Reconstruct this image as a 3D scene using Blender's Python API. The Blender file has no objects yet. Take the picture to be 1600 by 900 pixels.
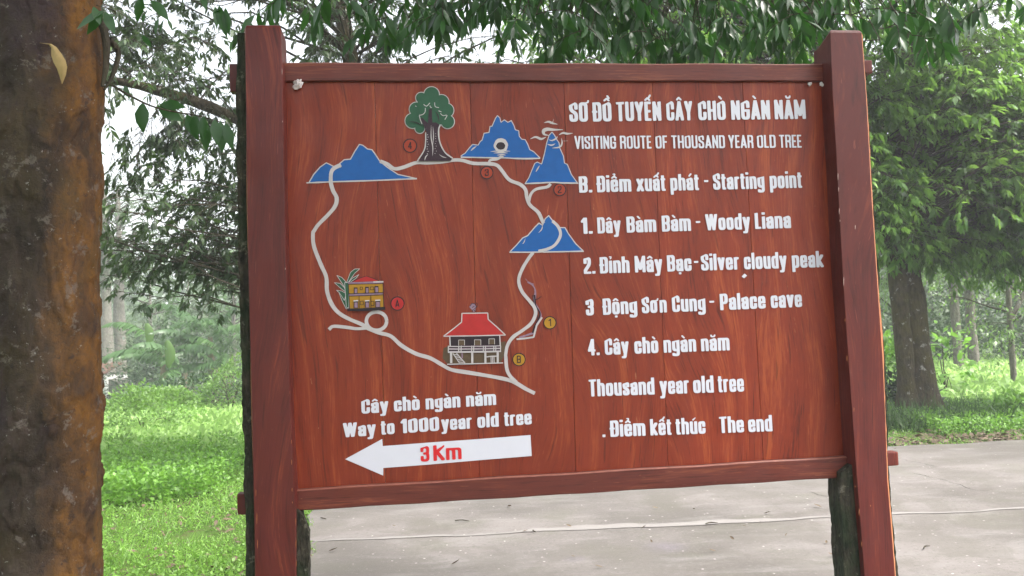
import bpy, bmesh, math, random
import numpy as np
from mathutils import Vector, Matrix, noise as mnoise

SC = bpy.context.scene
COL = SC.collection
R_ = math.radians
rng = np.random.default_rng(7)
random.seed(7)

# ------------------------------------------------------------------ camera
FPX = 1333.0                      # focal length in pixels of the 1600 px wide picture
PITCH, ROLL, EYE = 0.05266, 0.03894, 1.55
_F = np.array([0, math.cos(PITCH), math.sin(PITCH)])
_U0 = np.array([0, -math.sin(PITCH), math.cos(PITCH)])
_R0 = np.array([1.0, 0, 0])
_R = math.cos(ROLL) * _R0 - math.sin(ROLL) * _U0
_U = math.cos(ROLL) * _U0 + math.sin(ROLL) * _R0
cam = bpy.data.cameras.new("camera")
camo = bpy.data.objects.new("camera", cam)
COL.objects.link(camo)
m = Matrix.Identity(4)
for i in range(3):
    m[i][0] = _R[i]; m[i][1] = _U[i]; m[i][2] = -_F[i]
m[2][3] = EYE
camo.matrix_world = m
cam.sensor_width = 36.0
cam.lens = 36.0 * FPX / 1600.0
cam.clip_start = 0.05
cam.clip_end = 2000
cam.dof.use_dof = True
cam.dof.focus_distance = 3.0
cam.dof.aperture_fstop = 11.0
SC.camera = camo

# ------------------------------------------------------------------ light
SUN_EL, SUN_ROT = R_(56), R_(104)         # soft hazy sun, high, beyond the board to the right
w = bpy.data.worlds.new("World"); SC.world = w; w.use_nodes = True
nt = w.node_tree; nt.nodes.clear()
sky = nt.nodes.new('ShaderNodeTexSky'); sky.sky_type = 'NISHITA'; sky.sun_disc = False
sky.sun_elevation = SUN_EL; sky.sun_rotation = SUN_ROT
sky.air_density = 1.0; sky.dust_density = 6.0; sky.ozone_density = 0.6
hs = nt.nodes.new('ShaderNodeHueSaturation'); hs.inputs['Saturation'].default_value = 0.3
bg = nt.nodes.new('ShaderNodeBackground'); bg.inputs['Strength'].default_value = 0.15
wo = nt.nodes.new('ShaderNodeOutputWorld')
nt.links.new(sky.outputs[0], hs.inputs['Color']); nt.links.new(hs.outputs[0], bg.inputs[0]); nt.links.new(bg.outputs[0], wo.inputs[0])
sl = bpy.data.lights.new("sun", 'SUN'); sl.energy = 2.0; sl.angle = R_(12); sl.color = (1.0, 0.96, 0.9)
so = bpy.data.objects.new("sun", sl); COL.objects.link(so)
sdir = Vector((math.sin(SUN_ROT) * math.cos(SUN_EL), math.cos(SUN_ROT) * math.cos(SUN_EL), math.sin(SUN_EL)))
so.rotation_euler = sdir.to_track_quat('Z', 'Y').to_euler()
SC.view_settings.view_transform = 'Standard'; SC.view_settings.look = 'None'
SC.view_settings.exposure = 1.9; SC.view_settings.gamma = 1.0
SC.cycles.max_bounces = 8; SC.cycles.diffuse_bounces = 4; SC.cycles.transmission_bounces = 3
SC.cycles.transparent_max_bounces = 4; SC.cycles.volume_bounces = 1
SC.cycles.use_fast_gi = False

# ------------------------------------------------------------------ measuring helpers
def ray(px, py):
    return _F + _R * ((px - 800) / FPX) - _U * ((py - 450) / FPX)
def at(px, py, Y):
    d = ray(px, py); k = Y / d[1]
    return np.array([d[0] * k, Y, EYE + d[2] * k])
def on_ground(px, py, z=0.0):
    d = ray(px, py); k = (z - EYE) / d[2]
    return np.array([d[0] * k, d[1] * k, z])
TH = 0.12527
BO = np.array([-0.76763, 2.96765])        # foot of the sign's left rail end
_u = np.array([math.cos(TH), math.sin(TH), 0]); _n = np.array([-math.sin(TH), math.cos(TH), 0])
def bp(px, py, n=0.0):
    """point of the board plane (u along, n away from the viewer, z up), in the sign's own axes"""
    d = ray(px, py); o = np.array([0, 0, EYE]); O = np.array([BO[0], BO[1], 0]) + _n * n
    k = ((O - o) @ _n) / (d @ _n); p = o + d * k - O
    return (p @ _u, p[2])

# ------------------------------------------------------------------ object helpers
def tag(o, label=None, cat=None, group=None, kind=None):
    if label: o['label'] = label
    if cat: o['category'] = cat
    if group: o['group'] = group
    if kind: o['kind'] = kind
    return o
def empty(name, loc=(0, 0, 0), rz=0.0, **k):
    o = bpy.data.objects.new(name, None); COL.objects.link(o)
    o.location = loc; o.rotation_euler = (0, 0, rz); o.empty_display_size = 0.2
    return tag(o, **k)
def link(name, me, mats, parent=None, loc=(0, 0, 0), **k):
    o = bpy.data.objects.new(name, me); COL.objects.link(o); o.location = loc
    if parent: o.parent = parent
    if mats and not me.materials:
        for mm in (mats if isinstance(mats, (list, tuple)) else [mats]): me.materials.append(mm)
    return tag(o, **k)
def bm_obj(name, bm, mats, parent=None, smooth=False, loc=(0, 0, 0), **k):
    me = bpy.data.meshes.new(name); bm.to_mesh(me); bm.free()
    if smooth:
        for p in me.polygons: p.use_smooth = True
    return link(name, me, mats, parent, loc, **k)
def np_mesh(name, V, faces, smooth=False, mat_idx=None):
    """faces: list of (F,k) int arrays"""
    me = bpy.data.meshes.new(name)
    V = np.asarray(V, np.float32); me.vertices.add(len(V)); me.vertices.foreach_set('co', V.ravel())
    loops = np.concatenate([f.ravel() for f in faces]).astype(np.int32)
    cnt = np.concatenate([np.full(len(f), f.shape[1], np.int32) for f in faces])
    st = np.concatenate([[0], np.cumsum(cnt)[:-1]]).astype(np.int32)
    me.loops.add(len(loops)); me.loops.foreach_set('vertex_index', loops)
    me.polygons.add(len(cnt)); me.polygons.foreach_set('loop_start', st); me.polygons.foreach_set('loop_total', cnt)
    if mat_idx is not None: me.polygons.foreach_set('material_index', mat_idx.astype(np.int32))
    if smooth: me.polygons.foreach_set('use_smooth', np.ones(len(cnt), bool))
    me.update(calc_edges=True)
    return me
def norm(a):
    return a / np.maximum(np.linalg.norm(a, axis=-1, keepdims=True), 1e-9)
def fbm(P, f, seed=0, oct=3):
    """cheap smooth pseudo noise, about -1..1"""
    r = np.random.default_rng(seed); out = np.zeros(len(P)); a = 1.0; tot = 0
    for o in range(oct):
        for k in range(4):
            d = r.normal(size=3); d /= np.linalg.norm(d)
            out += a * np.sin((P @ d) * f * (0.7 + 0.6 * r.random()) * 2 + r.random() * 6.28 + 1.3 * np.sin((P @ r.normal(size=3)) * f * 0.7))
        tot += a * 2.2; a *= 0.55; f *= 2.1
    return out / tot

# leaf templates: (t along, s across, fold weight), quads / tris
T_NEAR = (np.array([[0,0],[.12,-.22],[.12,.22],[.12,0],[.38,-.5],[.38,.5],[.38,0],[.65,-.42],[.65,.42],[.65,0],[.86,-.18],[.86,.18],[.86,0],[1,0]]),
          [np.array([[0,3,1],[0,2,3],[10,12,13],[12,11,13]]), np.array([[1,3,6,4],[3,2,5,6],[4,6,9,7],[6,5,8,9],[7,9,12,10],[9,8,11,12]])])
T_MID = (np.array([[0,0],[.35,-.5],[.35,.5],[.7,-.36],[.7,.36],[1,0]]),
         [np.array([[0,2,1],[3,4,5]]), np.array([[1,2,4,3]])])
T_FAR = (np.array([[0,0],[.45,-.5],[.45,.5],[1,0]]), [np.array([[0,2,3,1]])])
T_BLADE = (np.array([[0,-.5],[0,.5],[.5,-.36],[.5,.36],[1,0]]), [np.array([[0,1,3,2]]), np.array([[2,3,4]])])
def leaf_mesh(name, B, D, N, L, W, tmpl, fold=0.15, curl=0.25, tint=None):
    D = norm(D); S = norm(np.cross(D, N)); N = np.cross(S, D)
    T, F = tmpl; n = len(B); k = len(T)
    L = np.broadcast_to(L, (n,)); W = np.broadcast_to(W, (n,)); curl = np.broadcast_to(curl, (n,))
    t = T[:, 0][None, :, None]; s = T[:, 1][None, :, None]
    V = (B[:, None] + D[:, None] * t * L[:, None, None] + S[:, None] * s * W[:, None, None]
         + N[:, None] * (fold * np.abs(s) * W[:, None, None] - curl[:, None, None] * t * t * L[:, None, None]))
    off = (np.arange(n) * k)[:, None, None]
    me = np_mesh(name, V.reshape(-1, 3), [(f[None] + off).reshape(-1, f.shape[1]) for f in F], smooth=tmpl is T_NEAR)
    if tint is None: tint = rng.uniform(0, 1, n)
    me.attributes.new('tint', 'FLOAT', 'POINT').data.foreach_set('value', np.repeat(tint, k).astype(np.float32)); return me
def tube_arrays(P, Rad, S=4):
    """P (M,K,3) paths, Rad (M,K): many tubes at once"""
    M, K, _ = P.shape
    T = norm(np.gradient(P, axis=1)); ref = np.where(np.abs(T[..., 2:3]) > .9, np.array([1., 0, 0]), np.array([0, 0, 1.]))
    A = norm(np.cross(T, ref)); Bn = np.cross(T, A)
    an = np.arange(S) / S * 2 * math.pi
    V = P[:, :, None] + Rad[:, :, None, None] * (A[:, :, None] * np.cos(an)[:, None] + Bn[:, :, None] * np.sin(an)[:, None])
    i = np.arange(M)[:, None, None] * K * S + np.arange(K - 1)[None, :, None] * S + np.arange(S)[None, None]
    j = np.arange(M)[:, None, None] * K * S + np.arange(K - 1)[None, :, None] * S + ((np.arange(S) + 1) % S)[None, None]
    return V.reshape(-1, 3), np.stack([i, j, j + S, i + S], -1).reshape(-1, 4)
def tube(P, r, S=12, noise_amp=0.0, nf=3.0, seed=0, sub=1):
    P = np.array(P, float); r = np.array(r, float)
    if sub > 1:
        n = (len(P) - 1) * sub + 1; tt = np.linspace(0, len(P) - 1, n); P = spline(P, tt); r = np.interp(tt, np.arange(len(r)), r)
    V, F = tube_arrays(P[None], r[None], S)
    if noise_amp:
        C = np.repeat(P, S, 0); d = norm(V - C); V = V + d * (fbm(V, nf, seed) * noise_amp)[:, None]
    return V, F
def spline(P, tt):
    P = np.asarray(P, float); n = len(P); Q = np.vstack([2 * P[0] - P[1], P, 2 * P[-1] - P[-2]])
    i = np.clip(tt.astype(int), 0, n - 2); f = (tt - i)[:, None]
    a, b, c, d = Q[i], Q[i + 1], Q[i + 2], Q[i + 3]
    return .5 * (2 * b + (c - a) * f + (2 * a - 5 * b + 4 * c - d) * f ** 2 + (3 * b - a - 3 * c + d) * f ** 3)
def merge(parts):
    V = []; F = []; o = 0
    for v, f in parts: V.append(v); F.append(f + o); o += len(v)
    return np.concatenate(V), np.concatenate(F)

# ------------------------------------------------------------------ materials
class NT:
    def __init__(s, name):
        s.m = bpy.data.materials.new(name); s.m.use_nodes = True; s.t = s.m.node_tree; s.n = s.t.nodes
        s.b = s.n['Principled BSDF']; s.out = s.n['Material Output']
    def add(s, ty, **k):
        n = s.n.new(ty)
        for a, v in k.items():
            if a.startswith('i_'):
                key = a[2:]; key = int(key) if key.isdigit() else key.replace('_', ' ')
                if isinstance(v, bpy.types.NodeSocket): s.t.links.new(v, n.inputs[key])
                else: n.inputs[key].default_value = v
            else: setattr(n, a, v)
        return n
    def lk(s, a, b): s.t.links.new(a, b)
    def ramp(s, f, *stops, interp='LINEAR'):
        n = s.n.new('ShaderNodeValToRGB'); s.lk(f, n.inputs[0]); cr = n.color_ramp; cr.interpolation = interp
        while len(cr.elements) < len(stops): cr.elements.new(.5)
        for e, (p, c) in zip(cr.elements, stops):
            e.position = p; e.color = (*c, 1) if not isinstance(c, (int, float)) else (c, c, c, 1)
        return n.outputs[0]
    def mix(s, f, a, b, bt='MIX'):
        n = s.n.new('ShaderNodeMix'); n.data_type = 'RGBA'; n.blend_type = bt
        for v, i in ((f, 0), (a, 6), (b, 7)):
            if isinstance(v, bpy.types.NodeSocket): s.lk(v, n.inputs[i])
            else: n.inputs[i].default_value = v if i == 0 else (*v, 1)
        return n.outputs[2]
    def math(s, op, a, b=0.0, c=0.0):
        n = s.n.new('ShaderNodeMath'); n.operation = op
        for v, i in ((a, 0), (b, 1), (c, 2)):
            if isinstance(v, bpy.types.NodeSocket): s.lk(v, n.inputs[i])
            else: n.inputs[i].default_value = v
        return n.outputs[0]
    def noise(s, co, scale, detail=4, rough=.55, dist=0.0):
        return s.add('ShaderNodeTexNoise', i_Vector=co, i_Scale=scale, i_Detail=detail, i_Roughness=rough, i_Distortion=dist).outputs[0]
    def mapping(s, co, scale=(1, 1, 1), loc=(0, 0, 0)):
        n = s.add('ShaderNodeMapping', i_Vector=co); n.inputs['Scale'].default_value = scale
        if isinstance(loc, bpy.types.NodeSocket): s.lk(loc, n.inputs['Location'])
        else: n.inputs['Location'].default_value = loc
        return n.outputs[0]
    def fin(s, col, rough=.6, bump=None, bs=.3, bd=.01, spec=.5):
        if isinstance(col, bpy.types.NodeSocket): s.lk(col, s.b.inputs['Base Color'])
        else: s.b.inputs['Base Color'].default_value = (*col, 1)
        if isinstance(rough, bpy.types.NodeSocket): s.lk(rough, s.b.inputs['Roughness'])
        else: s.b.inputs['Roughness'].default_value = rough
        s.b.inputs['Specular IOR Level'].default_value = spec
        if bump is not None:
            n = s.add('ShaderNodeBump', i_Height=bump, i_Strength=bs, i_Distance=bd); s.lk(n.outputs[0], s.b.inputs['Normal'])
        return s.m

def plain(name, col, rough=.6, var=.12, scale=40):
    t = NT(name); co = t.add('ShaderNodeTexCoord').outputs['Object']
    n = t.noise(co, scale, 5, .6)
    c = t.mix(n, tuple(max(0, x * (1 - var)) for x in col), tuple(x * (1 + var) for x in col))
    return t.fin(c, rough, n, .15, .002, .25)

def wood_mat(name, lo, mid, hi, axis='Z', grain=1.0, rough=.42, worn=0.0):
    """red stained timber with brushed-on grain, running along the axis"""
    t = NT(name); co = t.add('ShaderNodeTexCoord').outputs['Object']
    rnd = t.add('ShaderNodeObjectInfo').outputs['Random']
    off = t.add('ShaderNodeCombineXYZ', i_X=t.math('MULTIPLY', rnd, 37.0), i_Y=t.math('MULTIPLY', rnd, 11.0), i_Z=t.math('MULTIPLY', rnd, 23.0)).outputs[0]
    s = lambda a, b: (a, a, b) if axis == 'Z' else (b, a, a)
    # slow warp that makes the cathedral figure
    warp = t.noise(t.mapping(co, s(1.1, .5), off), 1.5, 1.5, .4)
    fine_co = t.mapping(co, s(1, .045), off)
    sep = t.add('ShaderNodeSeparateXYZ', i_Vector=t.mapping(co, (1, 1, 1), off))
    x = sep.outputs[0] if axis == 'Z' else sep.outputs[2]
    ph = t.math('ADD', t.math('MULTIPLY', x, 55.0), t.math('MULTIPLY', warp, 60.0))
    ring = t.math('MULTIPLY_ADD', t.math('SINE', ph), .5, .5)
    warpv = t.add('ShaderNodeCombineXYZ', i_X=t.math('MULTIPLY', warp, .62), i_Z=0.0).outputs[0] if axis == 'Z' else t.add('ShaderNodeCombineXYZ', i_Z=t.math('MULTIPLY', warp, .12), i_X=0.0).outputs[0]
    va = t.add('ShaderNodeVectorMath', operation='ADD', i_0=fine_co, i_1=warpv).outputs[0]
    fine = t.noise(va, 190.0 * grain, 5, .65)
    streak = t.noise(va, 42.0 * grain, 3, .6)
    broad = t.noise(t.mapping(co, s(7, 1.1), off), 1.0, 3, .55)
    ultra = t.noise(va, 520.0 * grain, 2, .6)
    f = t.math('ADD', t.math('MULTIPLY', fine, .50), t.math('MULTIPLY', streak, .26))
    f = t.math('ADD', f, t.math('MULTIPLY', ring, .10))
    f = t.math('ADD', f, t.math('MULTIPLY', broad, .22)); f = t.math('ADD', f, t.math('MULTIPLY', ultra, .22))
    c = t.ramp(f, (.50, lo), (.61, mid), (.68, mid), (.80, hi))
    c = t.mix(t.math('MULTIPLY', t.ramp(broad, (.42, 1.0), (.56, 0.0)), .38), c, tuple(v * .62 for v in mid))
    c = t.mix(t.math('MULTIPLY', rnd, .30), c, tuple(v * .55 for v in mid))
    # pale scratchy hairs of the grain
    hair = t.ramp(t.noise(va, 330.0 * grain, 2, .5), (.70, 0.0), (.76, 1.0))
    c = t.mix(t.math('MULTIPLY', hair, .42), c, tuple(min(1, v * 1.5 + .04) for v in hi))
    dk = t.ramp(t.noise(va, 120.0 * grain, 2, .5), (.30, 1.0), (.36, 0.0))
    c = t.mix(t.math('MULTIPLY', dk, .5), c, tuple(v * .45 for v in lo))
    if worn:
        wn = t.ramp(t.noise(t.mapping(co, s(1, .25), off), 55, 4, .7), (.70, 0.0), (.74, 1.0))
        c = t.mix(t.math('MULTIPLY', wn, worn), c, (.55, .27, .14))
    rg = t.ramp(t.noise(co, 9, 4, .6), (.3, rough - .08), (.7, rough + .14))
    return t.fin(c, rg, fine, .25, .0012, .30)

def leaf_mat(name, cols, trans=.35, rough=.42, tcol=None, spec=.5):
    t = NT(name); g = t.add('ShaderNodeNewGeometry'); rp = g.outputs['Random Per Island']
    co = t.add('ShaderNodeTexCoord').outputs['Object']
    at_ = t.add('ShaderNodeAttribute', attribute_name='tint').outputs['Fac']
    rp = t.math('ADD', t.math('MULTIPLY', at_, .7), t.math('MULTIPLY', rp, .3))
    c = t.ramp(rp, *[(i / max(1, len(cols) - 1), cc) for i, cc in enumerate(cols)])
    n = t.noise(co, 1.3, 2, .5)
    c = t.mix(t.math('MULTIPLY', t.ramp(n, (.4, 0.0), (.65, 1.0)), .25), c, cols[-1])
    t.fin(c, rough, spec=spec)
    tr = t.add('ShaderNodeBsdfTranslucent')
    tc = t.mix(.5, c, tcol or tuple(min(1, v * 2.2) for v in cols[-1]))
    t.lk(tc, tr.inputs[0])
    mx = t.add('ShaderNodeMixShader', i_0=trans); t.lk(t.b.outputs[0], mx.inputs[1]); t.lk(tr.outputs[0], mx.inputs[2])
    t.lk(mx.outputs[0], t.out.inputs[0])
    return t.m

M_PLANK = wood_mat('plank_wood', (.088, .0105, .0045), (.198, .0245, .0070), (.30, .060, .016), worn=.3)
M_POST = wood_mat('post_wood', (.060, .010, .008), (.110, .017, .013), (.20, .040, .020), grain=.8, worn=.15)
M_RAIL = wood_mat('rail_wood', (.062, .013, .009), (.115, .023, .015), (.21, .056, .027), axis='X', worn=.3)
M_SAP = plain('sapwood', (.34, .13, .055), .75, .45, 60)
M_WHITE = plain('white_vinyl', (.56, .56, .62), .35, .03, 20)
M_PWHITE = plain('white_paint', (.42, .39, .39), .5, .16, 60)
M_BLUE = plain('blue_paint', (.004, .078, .28), .45, .2, 30)
M_GREEN = plain('green_paint', (.018, .075, .038), .45, .2, 40)
M_DARK = plain('dark_paint', (.018, .010, .014), .5, .3, 60)
M_TRUNKP = plain('painted_trunk_paint', (.030, .014, .022), .5, .5, 120)
M_RED = plain('red_paint', (.34, .018, .018), .45, .2, 40)
M_REDL = plain('red_vinyl', (.52, .018, .022), .4, .05, 40)
M_YEL = plain('ochre_paint', (.33, .17, .012), .5, .2, 60)
M_LILAC = plain('lilac_paint', (.22, .14, .19), .5, .3, 90)
M_ORNG = plain('orange_paint', (.27, .035, .014), .5, .15, 60)
M_OLIVE = plain('olive_paint', (.085, .055, .03), .5, .3, 60)
M_MID = plain('bare_chip', (.45, .34, .30), .7, .2, 50)
M_WORNLIT = plain('worn_lit_edge', (.20, .075, .055), .45, .6, 30)  # wear and the bevel's highlight together put into the chamfer colour
M_SILK = plain('spider_silk', (.55, .50, .50), .9, .3, 150)

def bark_mat(name, dark, mid, moss, scale=1.0, mossy=.5, pale=(.3, .29, .27), paleamt=.3):
    t = NT(name); co = t.add('ShaderNodeTexCoord').outputs['Object']
    n1 = t.noise(t.mapping(co, (1, 1, .35)), 38 * scale, 6, .7)
    n2 = t.noise(co, 6 * scale, 4, .6)
    v = t.add('ShaderNodeTexVoronoi', i_Vector=t.mapping(co, (1, 1, .4)), i_Scale=60 * scale).outputs[0]
    c = t.mix(t.ramp(n1, (.35, 0.0), (.65, 1.0)), dark, mid)
    c = t.mix(t.math('MULTIPLY', t.ramp(n2, (.45, 0.0), (.6, 1.0)), mossy), c, moss)
    p = t.ramp(t.noise(co, 14 * scale, 5, .7), (.60, 0.0), (.66, 1.0))
    c = t.mix(t.math('MULTIPLY', p, paleamt), c, pale)
    h = t.math('ADD', n1, t.math('MULTIPLY', v, .5))
    return t.fin(c, .9, h, .9, .02 / scale, .2)
M_PBARK = bark_mat('mossy_post_bark', (.008, .008, .006), (.060, .052, .036), (.016, .036, .014), 1.3, .5, (.20, .19, .15), .5)
M_BARK = bark_mat('lichen_bark', (.030, .024, .015), (.085, .066, .042), (.070, .060, .018), .6, .6, (.36, .35, .32), .75)
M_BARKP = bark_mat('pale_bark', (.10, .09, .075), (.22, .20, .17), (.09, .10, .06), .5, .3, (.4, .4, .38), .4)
M_TWIG = bark_mat('twig_bark', (.030, .025, .018), (.075, .062, .045), (.05, .05, .03), 1.0, .4, (.2, .2, .18), .1)

# ------------------------------------------------------------------ the signboard
sign = empty('map_signboard', (BO[0], BO[1], 0), TH, label='large red-brown wooden signboard with painted route map and white lettering between two posts', cat='signboard')
H_TOP = EYE + 0.98297; H_BOT = H_TOP - 1.56406
ZB = H_BOT; W_ = 2.0

def prism(bm, pts, y0, y1, mat=0):
    """pts in (x,z), extruded along y"""
    a = [bm.verts.new((x, y0, z)) for x, z in pts]; b = [bm.verts.new((x, y1, z)) for x, z in pts]
    n = len(pts); fs = [bm.faces.new(a), bm.faces.new(b[::-1])]
    for i in range(n): fs.append(bm.faces.new((a[i], b[i], b[(i + 1) % n], a[(i + 1) % n])))
    for f in fs: f.material_index = mat
    return fs
def bevel(bm, w, seg=1):
    bmesh.ops.recalc_face_normals(bm, faces=bm.faces)
    bmesh.ops.bevel(bm, geom=list(bm.edges), offset=w, segments=seg, affect='EDGES', profile=.6)

# planks
SEAM_T = [447, 585, 734, 880, 1018, 1158, 1285]; SEAM_B = [463, 602, 748, 899, 1043, 1192, 1322]
for i in range(6):
    uts = [bp(SEAM_T[k], 127, .02)[0] for k in (i, i + 1)]; ubs = [bp(SEAM_B[k], 735, .02)[0] for k in (i, i + 1)]
    g = .0003
    l0, r0, l1, r1 = ubs[0] + g, ubs[1] - g, uts[0] + g, uts[1] - g
    if i == 0: l0 = l1 = -.02
    if i == 5: r0 = r1 = 2.02
    x0 = (l0 + l1) / 2; z0 = ZB + .03; dn = random.uniform(0, .0016)
    bm = bmesh.new(); prism(bm, [(l0 - x0, 0), (r0 - x0, 0), (r1 - x0, 1.50), (l1 - x0, 1.50)], 0, .022); bevel(bm, .0022, 2)
    bm_obj('plank', bm, M_PLANK, sign, loc=(x0, .010 + dn, z0))
# rails (front face at n=0)
def rail(zl0, zl1, zr0, zr1, y0=-.005, y1=.05):
    bm = bmesh.new(); N = 24
    P0 = []; P1 = []
    for k in range(N + 1):
        u = -.004 + (W_ + .008) * k / N; a = zl0 + (zr0 - zl0) * k / N; b = zl1 + (zr1 - zl1) * k / N
        a += .0012 * math.sin(k * 1.7 + zl0 * 9); b += .0012 * math.sin(k * 1.1 + zl0 * 5)
        q = [bm.verts.new(v) for v in ((u, y0 + .003, a), (u, y0, a + .003), (u, y0, b - .005), (u, y0 + .005, b), (u, y1, b), (u, y1, a))]
        P0.append(q)
    for k in range(N):
        for j in range(6): bm.faces.new((P0[k][j], P0[k + 1][j], P0[k + 1][(j + 1) % 6], P0[k][(j + 1) % 6]))
    for f in bm.faces:
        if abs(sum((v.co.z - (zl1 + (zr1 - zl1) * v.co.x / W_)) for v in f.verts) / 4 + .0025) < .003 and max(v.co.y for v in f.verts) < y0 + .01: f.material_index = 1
    bm.faces.new(P0[0]); bm.faces.new(P0[-1][::-1]); bmesh.ops.recalc_face_normals(bm, faces=bm.faces)
    return bm_obj('rail', bm, [M_RAIL, M_WORNLIT], sign)
def zc(x, y, n=0): return bp(x, y, n)[1]
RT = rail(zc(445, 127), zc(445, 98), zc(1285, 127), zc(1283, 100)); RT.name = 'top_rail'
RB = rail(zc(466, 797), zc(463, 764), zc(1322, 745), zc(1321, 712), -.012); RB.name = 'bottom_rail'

# posts: front-face edges measured down the height, plane n = -D
D = .072
def edge(tab):
    q = np.array([bp(x, y, -D) for x, y in tab]); o = np.argsort(q[:, 1]); return q[o, 1], q[o, 0]
def edgefn(tab):
    z, u = edge(tab)
    def f(zz):
        zz = np.asarray(zz, float); r = np.interp(zz, z, u)
        sl = (u[1] - u[0]) / (z[1] - z[0]) * .3; return r + np.where(zz < z[0], (zz - z[0]) * sl, 0)
    return f
POSTS = [
    dict(L=[(383, 40), (385, 200), (388, 420), (394, 650), (399, 895)], R=[(439, 40), (443, 200), (447, 400), (455, 650), (462, 800), (462, 895)],
         top=.0, bl=[(0, .040), (1.2, .034), (2.2, .040), (2.62, .036)], br=[(0, .045), (.9, .040), (.965, .020), (1.0, -.02), (2.62, -.03)], ztop=bp(410, 38, -D)[1], slope=0.0, side=-1),
    dict(L=[(1297, 46), (1301, 150), (1307, 250), (1317, 430), (1331, 640), (1338, 740), (1350, 890)],
         R=[(1346, 50), (1353, 150), (1361, 300), (1370, 430), (1379, 560), (1383, 650), (1386, 750), (1397, 880)],
         top=.0, bl=[(0, .075), (.9, .052), (.99, .045), (1.03, -.02), (2.6, -.03)], br=[(0, .024), (1.2, .026), (2.6, .017)], ztop=bp(1320, 46, -D)[1], slope=-.045, side=1)]
for pd in POSTS:
    fl, fr = edgefn(pd['L']), edgefn(pd['R']); zt = pd['ztop']; n = 90
    zs = np.concatenate([np.linspace(-.02, zt - .012, n), [zt - .004, zt]])
    post = None
    V = []; mi = []
    # section: front, sapwood chamfer on the outer arris, outer side, back, inner side
    for k, z in enumerate(zs):
        l, r = float(fl(z)), float(fr(z)); wob = .0015 * math.sin(z * 9 + pd['side'])
        top = k >= n; ins = 0 if k < n else (.003 if k == n else .008)
        l += ins; r -= ins; yb = .058 - ins; yf = -D + ins + .001 * math.sin(z * 5)
        if pd['side'] < 0:
            sec = [(l + .001, yf), (r - .002, yf), (r, yf + .003), (r + wob, yb), (l - .004, yb), (l - .004 + wob, yf + .018), (l - .001, yf + .004)]
        else:
            c = .011 + .006 * mnoise.noise((z * 3, 1, 4)) + .003 * mnoise.noise((z * 25, 1, 4))
            sec = [(l + .002, yf), (r, yf), (r + c, yf + .012), (r + .008, yb), (l + wob, yb), (l, yf + .003), (l + .0005, yf + .001)]
        for (x, y) in sec:
            zz = z + (pd['slope'] * (y - yf) / (yb - yf) * .9 if top or k == n - 1 else 0)
            V.append((x, y, zz))
    S = 7; K = len(zs); V = np.array(V)
    F = []; mi = []
    for k in range(K - 1):
        for j in range(S):
            F.append((k * S + j, k * S + (j + 1) % S, (k + 1) * S + (j + 1) % S, (k + 1) * S + j))
            if pd['side'] < 0: mi.append(1 if j in (4, 5) and z < 9 and j == 5 else 0)
            else: mi.append(1 if j in (1, 2) else 0)
    me = bpy.data.meshes.new('post'); caps = [tuple(range(S))[::-1], tuple((K - 1) * S + j for j in range(S))]
    me.from_pydata(V.tolist(), [], F + caps); me.polygons.foreach_set('material_index', mi + [0, 0]); me.update()
    post = link('post', me, [M_POST, M_SAP], sign, label=None)
    # bark: rough half-round shell behind the sawn face
    zs = np.linspace(-.02, zt - .02, 150); A = 22; V = []
    blz, blv = zip(*pd['bl']); brz, brv = zip(*pd['br'])
    for z in zs:
        l = float(fl(z)) - np.interp(z, blz, blv); r = float(fr(z)) + np.interp(z, brz, brv)
        for j in range(A):
            a = math.pi * j / (A - 1); ca = math.cos(a); sa = math.sin(a)
            sq = abs(ca) ** .6 * (1 if ca > 0 else -1)
            x = (l + r) / 2 + (r - l) / 2 * sq; y = -.045 + .165 * sa ** .8
            p = Vector((x * 26, y * 26, z * 9)); q = Vector((x * 90, y * 90, z * 45))
            nn = mnoise.noise(p) * .006 + mnoise.noise(q) * .0035
            V.append((x + nn * ca * 1.4, y + nn * sa, z))
    F = [(k * A + j, k * A + j + 1, (k + 1) * A + j + 1, (k + 1) * A + j) for k in range(len(zs) - 1) for j in range(A - 1)]
    F += [tuple((len(zs) - 1) * A + j for j in range(A)), tuple(range(A))[::-1]]
    F += [(k * A + A - 1, k * A, (k + 1) * A, (k + 1) * A + A - 1) for k in range(len(zs) - 1)]
    me = bpy.data.meshes.new('bark'); me.from_pydata(V, [], F); me.update()
    link('bark', me, M_PBARK, post, label='dark mossy bark left on the back of the post')
# rail tenons that come through the posts
for px, py, n, hw, hh, ln in ((378, 786, .02, .05, .036, -1), (366, 124, .02, .05, .05, -1), (1392, 715, .02, .05, .026, 1), (1352, 108, .02, .05, .026, 1)):
    u, z = bp(px, py, n); bm = bmesh.new()
    prism(bm, [(-hw, -hh), (hw, -hh), (hw, hh), (-hw, hh)], -.022, .022); bevel(bm, .005, 2)
    bm_obj('tenon_end', bm, M_POST, sign, loc=(u - ln * (hw - .012), n + (.0 if ln < 0 else -.01), z))

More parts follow.
